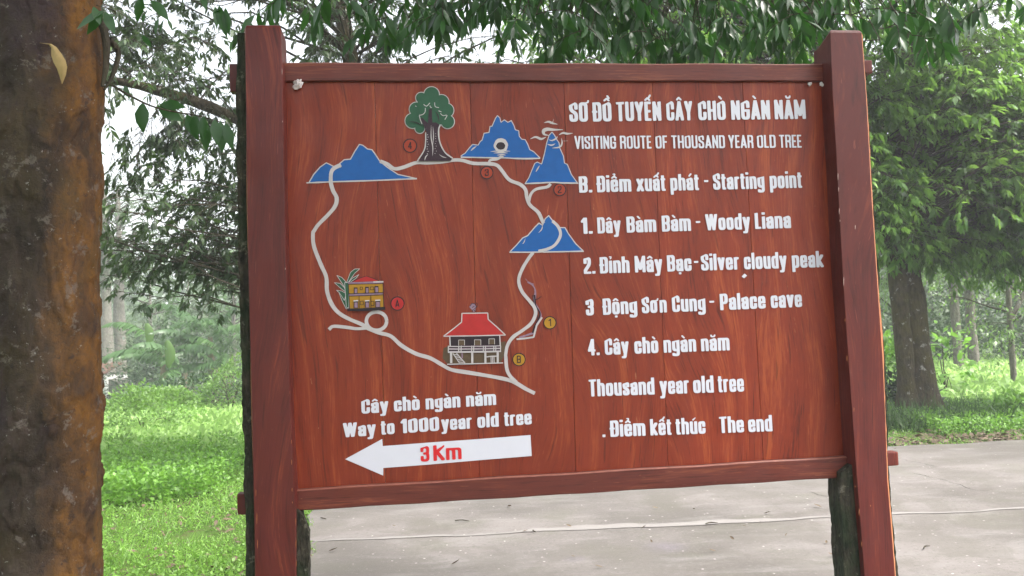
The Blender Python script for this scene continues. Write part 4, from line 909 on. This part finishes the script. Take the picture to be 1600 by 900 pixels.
mound('bush', 'bright green bush left of the twin trunks beside the right post', 1385, 15.5, .9, 1.6, L_WEED, 49, 2200, .13)
mound('bush', 'dark shrub between bright bush and twin trunks', 1400, 13.9, .7, .75, L_UNDER, 50, 1500, .12)
mound('bush', 'fresh green leafy bush in the right meadow near the frame edge', 1596, 12.6, .8, .45, L_WEED, 51, 1500, .10)
mound('sapling', 'bright yellow-green sapling leaves right of the twin trunks', 1470, 16.5, .5, 1.75, L_WEED, 52, 160, .2, cat='sapling')
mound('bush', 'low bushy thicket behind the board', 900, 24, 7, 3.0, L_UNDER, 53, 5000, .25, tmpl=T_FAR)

# banana plants
def banana(px, Y, h, label, seed, specs, nst=3):
    x = at(px, 500, Y)[0]; z = float(gh(x, Y)); r = np.random.default_rng(seed); root = empty('banana_plant', (x, Y, z), label=label, cat='banana plant')
    for k in range(nst):
        ox, oy = (0, 0) if k == 0 else (r.uniform(-1, 1), r.uniform(-.7, .7)); hh_ = h * (1 if k == 0 else r.uniform(.55, .8))
        V, F = tube([(ox, oy, -.2), (ox + .03, oy, hh_ * .5), (ox, oy, hh_)], [.19, .15, .09], 9, .01, 4, seed, sub=4); link('pseudostem', np_mesh('pseudostem', V, [F], True), M_BSTEM, root)
        for az, el, L, W in (specs if k == 0 else specs[::2]):
            az = R_(az + k * 40); el = R_(el); n = 18; t = np.linspace(0, 1, n); s = L * t; cv = 1.5 if el < 1.2 else .35
            ang = el - cv * t ** 1.6; dx = np.cumsum(np.cos(ang)) * L / n; dz = np.cumsum(np.sin(ang)) * L / n
            mid = np.stack([ox + np.cos(az) * dx, oy + np.sin(az) * dx, hh_ - .1 + dz], 1); w = W * np.sin(np.clip((t - .1) / .9, 0, 1) ** .7 * math.pi * .93 + .12); w[:3] = .03
            sd = np.array([-math.sin(az), math.cos(az), 0]); q_ = 34; tt = np.linspace(.10, .99, q_); mp = np.stack([np.interp(tt, t, mid[:, c_]) for c_ in range(3)], 1); tg_ = norm(np.gradient(mp, axis=0)); ww = np.interp(tt, t, w)
            B = np.concatenate([mp, mp]); sgn = np.repeat([1, -1], q_)[:, None]; T2 = np.concatenate([tg_, tg_])
            D_ = sd * sgn + T2 * .45 + np.array([0, 0, -.55]) + r.normal(size=(2 * q_, 3)) * np.array([.1, .1, .22]); N_ = np.array([0, 0, 1.]) - T2 * .2 + r.normal(size=(2 * q_, 3)) * .12
            ln_ = np.concatenate([ww, ww]) * .62 * r.uniform(.8, 1.1, 2 * q_); link('leaf', leaf_mesh('leaf', B, D_, N_, ln_, np.full(2 * q_, L / q_ * 1.25), T_MID, .05, .35, tint=np.full(2 * q_, r.uniform())), L_BAN, root)
    return root
def whole_leaf(root, p, ax, L, W):
    n = 14; t_ = np.linspace(0, 1, n); w_ = W * np.sin(np.clip(t_ * .95 + .05, 0, 1) * math.pi) ** .6 / 2; mid = np.array(p) + np.array([.10, 0, 0]) * np.sin(t_ * 3)[:, None] - np.array([0, 0, 1]) * (t_ * L)[:, None]
    sd = np.array([1., .15, 0]); V = np.concatenate([mid, mid + sd * w_[:, None] + np.array([0, .06, 0]), mid - sd * w_[:, None] + np.array([0, .06, 0])]); i_ = np.arange(n - 1)
    link('leaf', np_mesh('leaf', V, [np.concatenate([np.stack([i_, i_ + 1, i_ + 1 + n, i_ + n], 1), np.stack([i_ + 1, i_, i_ + 2 * n, i_ + 1 + 2 * n], 1)])], True), L_LIGHT, root)
M_BSTEM = plain('banana_stem', (.20, .16, .11), .8, .4, 8)
BL_ = banana(254, 31, 2.6, 'banana plant with arching ragged leaves, left one of the pair in the mist', 61, [(170, 55, 3.1, 0.77), (15, 60, 2.5, 0.70), (190, 20, 2.8, 0.77), (60, 80, 2.7, 0.70), (270, 35, 2.2, 0.70), (345, 25, 2.8, 0.77), (100, 50, 2.5, 0.70)])
banana(328, 32, 3.1, 'banana plant with tall upright leaves, right one of the pair in the mist', 62, [(60, 85, 3.2, 0.70), (0, 62, 3.4, 0.77), (185, 60, 3.1, 0.77), (330, 30, 3.1, 0.84), (200, 15, 2.8, 0.77), (260, 50, 2.5, 0.70), (110, 50, 2.5, 0.70), (150, 40, 2.8, 0.70)], 4)

q_ = at(260, 532, 29.2) - np.array(BL_.location); whole_leaf(BL_, q_, 0, .95, .34)
whole_leaf(BL_, at(228, 505, 30.5) - np.array(BL_.location), 0, .8, .30)

# hut far left
hx = at(177, 600, 38)[0] - .35; hz = float(gh(hx, 38)); hut = empty('hut', (hx, 38, hz), R_(-12), label='small white-walled hut with rust-brown tiled roof at the far left', cat='hut')
t = NT('hut_wall'); co = t.add('ShaderNodeTexCoord').outputs['Object']; n = t.noise(co, 2.5, 4, .6); M_HW = t.fin(t.mix(n, (.62, .62, .60), (.78, .78, .76)), .8)
M_HR = plain('hut_tile', (.09, .045, .032), .8, .35, 5); M_HD = plain('hut_side', (.19, .17, .15), .85, .3, 4)
bm = bmesh.new(); prism(bm, [(-3.2, 0), (0, 0), (0, 1.50), (-3.2, 1.50)], 0, 1.5); bm_obj('wall', bm, M_HW, hut)
bm = bmesh.new(); prism(bm, [(.01, 0), (.5, 0), (.5, 1.2), (.01, 1.36)], .2, 1.6); bm_obj('lean_to', bm, M_HD, hut)
me = None
for r_ in range(6):
    for c_ in range(11):
        if me is None:
            bm = bmesh.new(); N_ = 6
            for k in range(N_): 
                pass
            pr = [(-.16 + .32 * k / 6, .045 * math.sin(math.pi * k / 6 * 2) ) for k in range(7)]
            a = [bm.verts.new((x, 0, z)) for x, z in pr]; b_ = [bm.verts.new((x, .34, z + .02)) for x, z in pr]
            for k in range(6): bm.faces.new((a[k], a[k + 1], b_[k + 1], b_[k]))
            me = bpy.data.meshes.new('tile'); bm.to_mesh(me); bm.free(); me.materials.append(M_HR)
        o = bpy.data.objects.new('tile', me); COL.objects.link(o); o.parent = hut; sl_ = R_(20)
        o.location = (-3.35 + c_ * .315, -.35 + r_ * .29 * math.cos(sl_), 1.47 + r_ * .27 * math.sin(sl_) + random.uniform(-.012, .012)); o.rotation_euler = (sl_, random.uniform(-.05, .05), random.uniform(-.04, .04))

# far wood on the rising ground
r = np.random.default_rng(90); n = 42000; x = r.uniform(-110, 130, n); y = r.uniform(52, 125, n); cx_ = np.round(x / 6.5) * 6.5 + 1.7 * np.sin(y); cy_ = np.round(y / 6.5) * 6.5
top = 9 + 3 * np.sin(cx_ * 1.7 + cy_ * 2.3); dd = np.hypot(x - cx_, y - cy_) / 3.6; z = gh(x, y) + top * np.sqrt(np.clip(1 - dd ** 2, .02, 1)) * r.uniform(.25, 1, n) ** .5
B = np.stack([x, y, z], 1); D_ = rand_unit(n, r) * np.array([1, 1, .4]); N_ = rand_unit(n, r) * .6 + np.array([0, -.3, 1]); L = r.uniform(.6, 1.4, n)
tag(link('distant_wood', leaf_mesh('distant_wood', B, D_, N_, L, L * .6, T_FAR, .1, .2), L_FAR), label='hazy wooded hillside far behind the meadow', cat='wood', kind='stuff')

# ------------------------------------------------------------------ grass and weeds
def scatter(n, r, y0, y1, a0=-34, a1=36):
    d = np.exp(r.uniform(math.log(y0), math.log(y1), n)); a = np.radians(r.uniform(a0, a1, n)); return d * np.tan(a), d
def off_concrete(x, y, m=.0):
    ex = -.62 - .157 * y + .05 * np.sin(y * 2.3) + .03 * np.sin(y * 7.1); fy = 10.25 + .05 * x + .05 * np.sin(x * 2.1) + .03 * np.sin(x * 6.7)
    return (x < ex - m) | (y > fy + m)
def cover(name, label, n, seed, y0, y1, h0, h1, mat, tmpl, wr, spread=.6, mask=None, curl=.35, flat=.0, a0=-34, a1=36, cat='grass'):
    r = np.random.default_rng(seed); x, y = scatter(n, r, y0, y1, a0, a1); k = off_concrete(x, y, -.03)
    if mask is not None: k &= mask(x, y)
    x, y = x[k], y[k]; n = len(x); h = r.uniform(h0, h1, n) * (.75 + .5 * np.clip(fbm(np.c_[x, y, 0 * x], .8, seed, 2) + .4, 0, 1))
    zz = gh(x, y) + r.uniform(0, 1, n) * flat; D_ = np.stack([r.normal(size=n) * spread, r.normal(size=n) * spread, np.ones(n)], 1); N_ = r.normal(size=(n, 3)) * np.array([1, 1, .3]) + (np.array([0, 0, 1.2]) if flat else 0)
    return tag(link(name, leaf_mesh(name, np.stack([x, y, zz], 1), D_, N_, h, h * wr, tmpl, .05, curl), mat), label=label, cat=cat, kind='stuff')
SOILM = lambda x, y: fbm(np.c_[x, y, 0 * x], 1.6, 77, 3) > -.36
cover('grass', 'short green grass of the meadows', 110000, 101, 3.0, 30, .035, .10, L_GRASS, T_BLADE, .10, .55, flat=.02, mask=SOILM)
cover('grass', 'broad-leaved lawn weeds between the grass blades', 120000, 102, 3.5, 20, .018, .036, L_GRASS, T_MID, .55, 1.1, flat=.05, mask=SOILM)
cover('ground_cover', 'bright knee-high leafy weeds in the left meadow', 110000, 103, 8.6, 14, .028, .055, L_WEED, T_MID, .6, 1.0, lambda x, y: (x < -2.3 - .1 * y) & (fbm(np.c_[x, y, 0 * x], .5, 3, 2) > -.45), flat=.32, cat='weeds')
cover('ground_cover', 'taller soft green growth across the back of the meadows', 90000, 104, 11.5, 36, .08, .22, leaf_mat('sunlit_toned_meadow', [(.12, .22, .05), (.20, .34, .08), (.30, .46, .14)], .4, .5), T_FAR, .35, .9, mask=lambda x, y: (((x - 6.4) / 3.0) ** 2 + ((y - 12.6) / 2.6) ** 2 > 1) & ((x < 4) | (y > 13)), flat=.25, cat='weeds')  # far growth lightened: sunlight and haze put into its colour, left off shaded verge
cover('ground_cover', 'bright weeds in the right meadow', 30000, 105, 11.2, 15, .04, .08, L_WEED, T_MID, .5, 1.0, lambda x, y: x > 5.6 + .0 * y, flat=.22, a0=15, cat='weeds')
cover('tall_grass', 'shaded long grass round the foot of the twin trunks', 9000, 106, 11.2, 15, .2, .45, leaf_mat('shade_toned_grass', [(.02, .05, .012), (.04, .085, .02), (.06, .12, .03)], .3, .5), T_BLADE, .05, .4, lambda x, y: ((x - 6.6) / 1.9) ** 2 + ((y - 13.0) / 1.35) ** 2 < 1, curl=.6, a0=10, cat='grass')  # darker blades: the tree's shade put into the grass colour
cover('tall_grass', 'longer pale grass tufts standing out of the left meadow', 9000, 107, 4.5, 18, .12, .30, L_GRASS, T_BLADE, .035, .45, lambda x, y: (x < -1.5) & (fbm(np.c_[x, y, 0 * x], 2.2, 31, 2) > .42), curl=.5, a1=0, cat='grass')
for k, (px, Y, wd_, hg_, lb) in enumerate(((178, 12.2, .35, .38, 'leafy weed clump beside the big trunk in the left meadow'), (300, 15.5, .5, .42, 'leafy weed clump in the middle of the left meadow'), (345, 12.0, .3, .30, 'small weed clump near the left post in the left meadow'), (262, 17.5, .7, .5, 'broad low weed clump at the back of the left meadow'), (238, 10.2, .35, .22, 'low fresh weed clump in the front of the left meadow'))):
    mound('weed_clump', lb, px, Y, wd_, hg_, (L_LIGHT, L_WEED)[k % 2], 70 + k, 700, .06, cat='weed')
# leaf litter along the far edge of the concrete
r = np.random.default_rng(111); n = 2600; x = r.uniform(2.5, 12, n); y = 10.3 + .05 * x + np.abs(r.normal(size=n)) * .5; N_ = np.array([0, 0, 1]) + r.normal(size=(n, 3)) * .35; L = r.uniform(.05, .11, n)
tag(link('leaf_litter', leaf_mesh('leaf_litter', np.stack([x, y, gh(x, y) + r.uniform(.02, .07, n)], 1), r.normal(size=(n, 3)) * np.array([1, 1, .15]), N_, L, L * .4, T_MID, .2, .3), L_DRY), label='brown leaf litter along the far edge of the concrete', cat='leaf litter', kind='stuff')
r = np.random.default_rng(112); n = 500; x = r.uniform(-5, -1.5, n); y = r.uniform(4, 9, n); k = off_concrete(x, y); x, y = x[k], y[k]; n = len(x); L = r.uniform(.04, .10, n)
tag(link('leaf_litter', leaf_mesh('leaf_litter', np.stack([x, y, gh(x, y) + .05 + 0 * x], 1), r.normal(size=(n, 3)) * np.array([1, 1, .15]), np.array([0, 0, 1]) + r.normal(size=(n, 3)) * .35, L, L * .4, T_MID, .2, .3), L_DRY), label='dry leaves scattered through the left grass', cat='leaf litter', kind='stuff')
# single fallen leaves and sticks on the concrete
r = np.random.default_rng(113); lms = []
for k in range(4): lms.append(leaf_mesh('fallen_leaf', np.zeros((1, 3)), np.array([[1., 0, .05]]), np.array([[0, .15 * k, 1.]]), .075, .022 + .004 * k, T_NEAR, .5, -.15 - .1 * k))
for k in range(30):
    px = r.uniform(470, 1595); py = r.uniform(775, 895) if px < 1310 else r.uniform(690, 895); g = on_ground(px, py)
    if abs(g[1] - jy(g[0])) < .03: continue
    o = link('fallen_leaf', lms[k % 4], L_DRY, None, (g[0], g[1], .010), label='small dry curled leaf lying on the concrete', cat='leaf', group='fallen leaves on the concrete'); o.rotation_euler = (r.uniform(-.2, .2), r.uniform(-.1, .1), r.uniform(0, 6.28)); q = r.uniform(.3, 1.0); o.scale = (q, q, q)
TW = ['dark twig lying on the joint left of the middle of the concrete', 'dark twig just below the joint, towards the right post', 'thin twig on the concrete right of the right post', 'twig on the far bay close under the bottom rail', 'short twig just below the joint at the middle', 'stick on the grass corner right of the left post, nearer one', 'stick on the grass corner right of the left post, farther one']
for k, (px, py, l) in enumerate(((722, 816, .13), (1112, 820, .10), (1448, 858, .10), (930, 767, .12), (835, 832, .06), (505, 812, .09), (500, 797, .12))):
    g = on_ground(px, py); V, F = tube([(-l / 2, 0, 0), (0, .01, .005), (l / 2, 0, 0)], [.004, .005, .003], 6, .001, 30, k, sub=3)
    o = link('stick', np_mesh('stick', V, [F], True), M_TWIG, None, (g[0], g[1], .012), label=TW[k], cat='twig'); o.rotation_euler = (0, 0, R_(-20 + 31 * k))

# ------------------------------------------------------------------ foreground tree: trunk, overhanging limb, hanging leaves
YT = 2.3; c0 = at(68, 900, YT); c1 = at(71, 0, YT); dxz = (c1 - c0) / (c1[2] - c0[2]); foot = c0 + dxz * (-c0[2] - .1); RT_ = 81 * YT / FPX
t = NT('foreground_bark'); co = t.add('ShaderNodeTexCoord').outputs['Object']; sx = t.add('ShaderNodeSeparateXYZ', i_Vector=co)
big = t.noise(t.mapping(co, (1, 1, .45)), 7, 4, .6, .5); med = t.noise(t.mapping(co, (1, 1, .7)), 22, 5, .65, .6); fine = t.noise(co, 110, 5, .7); grain = t.noise(co, 420, 3, .6)
c = t.ramp(big, (.33, (.009, .0055, .0035)), (.46, (.020, .012, .0075)), (.56, (.032, .020, .013)), (.66, (.050, .034, .025)))
c = t.mix(t.math('MULTIPLY', t.ramp(t.noise(t.mapping(co, (1, 1, .5), (3, 3, 3)), 5, 3, .6), (.50, 0.0), (.58, 1.0)), .55), c, (.036, .020, .027))
c = t.mix(t.math('MULTIPLY', t.ramp(med, (.45, 0.0), (.62, 1.0)), .45), c, (.052, .042, .030))
xc = t.math('SUBTRACT', sx.outputs[0], t.math('MULTIPLY', sx.outputs[2], float(dxz[0])))
xe = t.math('ADD', t.math('MULTIPLY', xc, 7.0), t.math('MULTIPLY', t.math('SUBTRACT', med, .5), 1.0)); xe = t.math('ADD', xe, t.math('MULTIPLY', t.math('SUBTRACT', big, .5), 1.0))
must = t.mix(t.ramp(t.noise(t.mapping(co, (1, 1, .6), (7, 1, 2)), 14, 5, .65), (.38, 0.0), (.62, 1.0)), (.055, .026, .010), (.16, .068, .010))
c = t.mix(t.math('MULTIPLY', t.ramp(xe, (.40, 0.0), (1.0, 1.0)), .88), c, must)
c = t.mix(t.math('MULTIPLY', t.ramp(t.noise(t.mapping(co, (1, 1, .5), (1, 6, 4)), 6.5, 4, .6), (.50, 0.0), (.68, 1.0)), .5), c, (.060, .042, .014))
xl = t.math('ADD', t.math('MULTIPLY', xc, -7.0), t.math('ADD', t.math('MULTIPLY', t.math('SUBTRACT', big, .5), 2.5), t.math('MULTIPLY', sx.outputs[2], -.26)))
c = t.mix(t.math('MULTIPLY', t.ramp(xl, (.50, 0.0), (.75, 1.0)), .7), c, (.11, .048, .008))
pale = t.ramp(t.noise(co, 17, 6, .75, .3), (.585, 0.0), (.62, 1.0)); pale2 = t.ramp(t.noise(t.mapping(co, (1, 1, 1), (9, 2, 5)), 60, 4, .7), (.66, 0.0), (.70, 1.0))
c = t.mix(t.math('MULTIPLY', pale, .55), c, (.13, .11, .095)); c = t.mix(t.math('MULTIPLY', pale2, .65), c, (.24, .23, .22))
dk = t.ramp(t.noise(t.mapping(co, (1, 1, 1), (2, 8, 5)), 26, 5, .7, .4), (.34, 1.0), (.40, 0.0)); c = t.mix(t.math('MULTIPLY', dk, .7), c, (.020, .014, .014))
c = t.mix(t.math('MULTIPLY', t.ramp(fine, (.35, 1.0), (.5, 0.0)), .35), c, (.03, .022, .02))
M_FBARK = t.fin(c, t.ramp(med, (.3, .65), (.7, .9)), t.math('ADD', t.math('ADD', t.math('MULTIPLY', med, 1.6), fine), t.math('MULTIPLY', grain, .35)), .75, .006, .25)
ft = empty('foreground_tree', tuple(foot), label='thick tree trunk at the left with flaking orange-grey bark, limb reaching over the board', cat='tree')
S = 220; K = 420; HT = 3.6; V = np.zeros((K, S, 3)); an = np.arange(S) / S * 2 * math.pi
zz = np.linspace(0, HT, K)
for k in range(K):
    z = zz[k]; rr = RT_ * (1 + .35 * math.exp(-z * 4)); ce = dxz * z
    V[k, :, 0] = ce[0] + np.cos(an) * rr; V[k, :, 1] = np.sin(an) * rr; V[k, :, 2] = z
Vf = V.reshape(-1, 3); nd = norm(Vf * np.array([1, 1, 0])); disp = np.empty(len(Vf))
for q_, (x, y, z) in enumerate(Vf):
    a = mnoise.noise((x * 7, y * 7, z * 3)) * .012 + mnoise.noise((x * 16, y * 16, z * 9)) * .005
    b_ = mnoise.noise((x * 13 + 5, y * 13, z * 8)); b2 = mnoise.noise((x * 30, y * 30, z * 22 + 3))
    a += (.0055 if b_ + b2 * .35 > .14 else 0) + (.0035 if b_ * .5 - b2 > .24 else 0) - (.0055 if b_ < -.36 else 0) + mnoise.noise((x * 90, y * 90, z * 70)) * .0012
    disp[q_] = a
Vf = Vf + nd * disp[:, None]; i = (np.arange(K - 1)[:, None] * S + np.arange(S)[None]).ravel(); j = (np.arange(K - 1)[:, None] * S + ((np.arange(S) + 1) % S)[None]).ravel()
link('trunk', np_mesh('trunk', Vf, [np.stack([i, j, j + S, i + S], 1)], True), M_FBARK, ft)
F0 = np.array(foot)
def W2L(p): return np.asarray(p) - F0
topc = F0 + dxz * 3.3
limb = [topc, topc + [.25, .6, .55], at(420, -170, 3.9), at(760, -130, 4.3), at(1080, -110, 4.3), at(1400, -90, 4.4), at(1750, -60, 4.5)]
V, F = tube([W2L(q) for q in limb], [.10, .075, .06, .05, .04, .03, .015], 10, .006, 8, 3, sub=8); link('limb', np_mesh('limb', V, [F], True), M_TWIG, ft)
LP = spline(np.array(limb), np.linspace(1.5, 6 - 1e-6, 60))
r = np.random.default_rng(200); anchors = []
for lo, hi, n_, ylo, yhi in ((430, 600, 9, -60, 5), (590, 760, 20, -60, 28), (740, 900, 22, -60, 42), (880, 1300, 66, -60, 62), (1290, 1440, 22, -60, 50), (1420, 1620, 12, -60, 12), (640, 1300, 26, -70, -10), (900, 1290, 46, -30, 60), (600, 900, 16, -50, 35)):
    for k in range(n_): anchors.append((r.uniform(lo, hi), r.uniform(ylo, yhi), r.uniform(3.75, 4.9)))
anchors += [(1375, 62, 3.75), (1400, 40, 3.8), (1425, 55, 4.0), (1500, 30, 4.0), (1010, 50, 3.8), (1050, 45, 3.8)]
A3 = np.array([at(*a) for a in anchors]); near = LP[np.argmin(np.linalg.norm(A3[:, None] - LP[None], axis=-1) + r.uniform(0, .5, (len(A3), len(LP))), 1)]
t_ = np.linspace(0, 1, 6)[None, :, None]; mid = (near + A3) / 2 + np.array([0, 0, .12]) + r.normal(size=A3.shape) * .06
pth = (1 - t_) ** 2 * near[:, None] + 2 * t_ * (1 - t_) * mid[:, None] + t_ ** 2 * A3[:, None]
V, F = tube_arrays(pth - F0, np.linspace(.006, .0022, 6)[None] * np.ones((len(A3), 1)), 5)
link('twigs', np_mesh('twigs', V, [F], True), M_TWIG, ft, kind='stuff')
SD_ = norm(np.stack([r.normal(size=len(A3)), r.normal(size=len(A3)) * .7, r.normal(size=len(A3)) * .25 - .15], 1)); Ls = r.uniform(.16, .30, len(A3))
path, B, Dd, N, ln, wd, _ = sprays(A3, SD_, Ls, 9, .125, r, .5, .31, .5)
Dd = Dd + np.array([0, 0, -.75]) * r.uniform(.5, 1.4, (len(Dd), 1)); N = r.normal(size=N.shape) * .8 + np.array([0, -.9, .3])
V, F = tube_arrays(path - F0, np.linspace(.0028, .0014, path.shape[1])[None] * np.ones((len(path), 1)), 5); link('leaf_stalks', np_mesh('leaf_stalks', V, [F], True), M_TWIG, ft, kind='stuff')
# single leaves of the sprigs beside the trunk: base px, tip px, distance
hand = [((223, 160), (220, 206), 2.75, .5), ((250, 163), (288, 164), 2.7, .5), ((246, 166), (284, 187), 2.7, .45), ((292, 178), (303, 214), 2.65, .42), ((305, 178), (304, 218), 2.62, .5), ((318, 181), (316, 216), 2.6, .42), ((320, 188), (322, 235), 2.66, .38), ((335, 186), (341, 226), 2.62, .42), ((344, 189), (347, 236), 2.64, .42), ((352, 192), (362, 232), 2.62, .38), ((194, 134), (200, 152), 2.7, .6),
        ((163, 17), (115, 40), 2.1, .36), ((162, 18), (134, 52), 2.12, .36), ((146, 10), (156, 36), 2.1, .4), ((164, 18), (178, 50), 2.12, .4), ((180, 25), (170, 22), 2.12, .5),
        ((202, -3), (232, -14), 2.5, .4), ((222, -6), (212, 32), 2.5, .38), ((236, 0), (263, 28), 2.5, .4), ((316, -6), (322, 14), 2.9, .4), ((336, 10), (340, 42), 3.0, .3), ((342, 8), (352, 56), 3.0, .3), ((352, 12), (356, 54), 3.0, .3), ((226, 22), (222, 34), 2.9, .4), ((248, 28), (240, 52), 2.9, .3), ((256, 30), (248, 50), 2.9, .3), ((262, 30), (270, 46), 2.9, .3), ((222, 55), (236, 72), 2.8, .35), ((350, 12), (330, 18), 3.0, .4)]
HB = np.array([at(a[0], a[1], Yd) for a, b_, Yd, w_ in hand]); HE = np.array([at(b_[0], b_[1], Yd - .01) for a, b_, Yd, w_ in hand]); HL = np.linalg.norm(HE - HB, axis=1); HW = HL * np.array([w_ for *_, w_ in hand])
B = np.concatenate([HB, B]); Dd = np.concatenate([HE - HB, Dd]); N = np.concatenate([np.tile([0, -1, .3], (len(HB), 1)) + r.normal(size=HB.shape) * .25, N]); ln = np.concatenate([HL, ln]); wd = np.concatenate([HW, wd])
for pts, rad in (([(160, 124), (180, 136), (200, 148), (235, 165), (270, 174), (310, 181), (350, 192)], .004), ([(158, 30), (165, 60), (166, 100), (160, 135)], .013), ([(172, 30), (180, 18), (150, 8)], .0025), ([(205, -10), (222, -6), (240, 2)], .003), ([(170, 62), (185, 82), (176, 118), (163, 140)], .009)):
    P = [W2L(at(x, y, 2.28 + max(0, (x - 160)) * .0022)) for x, y in pts]; V, F = tube(P, np.linspace(rad, rad * .4, len(P)), 7, rad * .1, 20, 5, sub=5); link('stem', np_mesh('stem', V, [F], True), M_TWIG, ft)
size = ln / B[:, 1] * (B[:, 2] - EYE < (B[:, 1] * .46)); size[:len(HB)] += 9; order = np.argsort(-size); one = order[:300]; rest = order[300:]
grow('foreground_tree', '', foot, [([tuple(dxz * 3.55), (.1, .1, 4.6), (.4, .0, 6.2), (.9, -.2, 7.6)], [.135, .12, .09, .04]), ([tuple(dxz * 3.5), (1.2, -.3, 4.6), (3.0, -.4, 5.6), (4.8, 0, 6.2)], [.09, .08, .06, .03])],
     [((1.6, -.6, 6.6), (4.3, 4.0, 1.7), 190), ((3.6, .2, 6.3), (3.0, 3.2, 1.5), 90)], L_NEAR, M_TWIG, 301, leaf=.14, nl=8, tw=13, tmpl=T_FAR, twigs=False, root=ft)  # unseen upper crown, added and spread sunward to shade board, trunk and paving
unit = leaf_mesh('leaf', np.zeros((1, 3)), np.array([[1., 0, 0]]), np.array([[0, 0, 1.]]), 1.0, .30, T_NEAR, .22, .16); unit.materials.append(L_NEAR)
for q_ in one:
    d = Vector(Dd[q_]).normalized(); s_ = d.cross(Vector(N[q_])).normalized(); n_ = s_.cross(d); m4 = Matrix(((d.x, s_.x, n_.x, 0), (d.y, s_.y, n_.y, 0), (d.z, s_.z, n_.z, 0), (0, 0, 0, 1)))
    o = bpy.data.objects.new('leaf', unit); COL.objects.link(o); o.parent = ft; o.matrix_local = Matrix.Translation(Vector(B[q_] - F0)) @ m4 @ Matrix.Diagonal((ln[q_], wd[q_] / .30, ln[q_], 1))
link('foliage', leaf_mesh('foliage', B[rest] - F0, Dd[rest], N[rest], ln[rest], wd[rest], T_NEAR, .22, .16), L_NEAR, ft, kind='stuff')
# dead leaf caught on the bark
p0 = at(62, 67, YT - RT_ - .012); p1 = at(100, 131, YT - RT_ - .03); p2 = at(84, 76, YT - RT_ - .03)
bm = bmesh.new(); prof = [((62, 67), 1), ((78, 69), 2.5), ((84, 74), 4), ((88, 85), 8), ((93, 96), 9.5), ((97, 106), 8), ((98, 118), 5), ((97, 131), .5)]; rows = []
for k, ((x, y), w_) in enumerate(prof):
    dpt = YT - RT_ - .014 - .012 * math.sin(k / 7 * math.pi); rows.append([bm.verts.new(at(x - w_, y + w_ * .15, dpt)), bm.verts.new(at(x, y, dpt - .006)), bm.verts.new(at(x + w_, y - w_ * .15, dpt))])
for a, b_ in zip(rows[:-1], rows[1:]): bm.faces.new((a[0], a[1], b_[1], b_[0])); bm.faces.new((a[1], a[2], b_[2], b_[1]))
M_DEAD = plain('dead_leaf', (.30, .21, .09), .7, .25, 60); o = bm_obj('dead_leaf', bm, M_DEAD, None, True, label='curled yellow-brown dead leaf stuck on the bark of the big trunk', cat='leaf')

# ------------------------------------------------------------------ haze
bm = bmesh.new(); bmesh.ops.create_cube(bm, size=1, matrix=Matrix.Translation((10, 170, 24)) @ Matrix.Diagonal((700, 560, 56, 1)))
hm = bpy.data.materials.new('haze_air'); hm.use_nodes = True; hn = hm.node_tree; hn.nodes.clear(); pv = hn.nodes.new('ShaderNodeVolumePrincipled'); hout = hn.nodes.new('ShaderNodeOutputMaterial')
pv.inputs['Color'].default_value = (.93, .96, 1, 1); pv.inputs['Density'].default_value = .0023; pv.inputs['Anisotropy'].default_value = .2; hn.links.new(pv.outputs[0], hout.inputs['Volume'])
bm_obj('haze', bm, hm, None, kind='stuff')
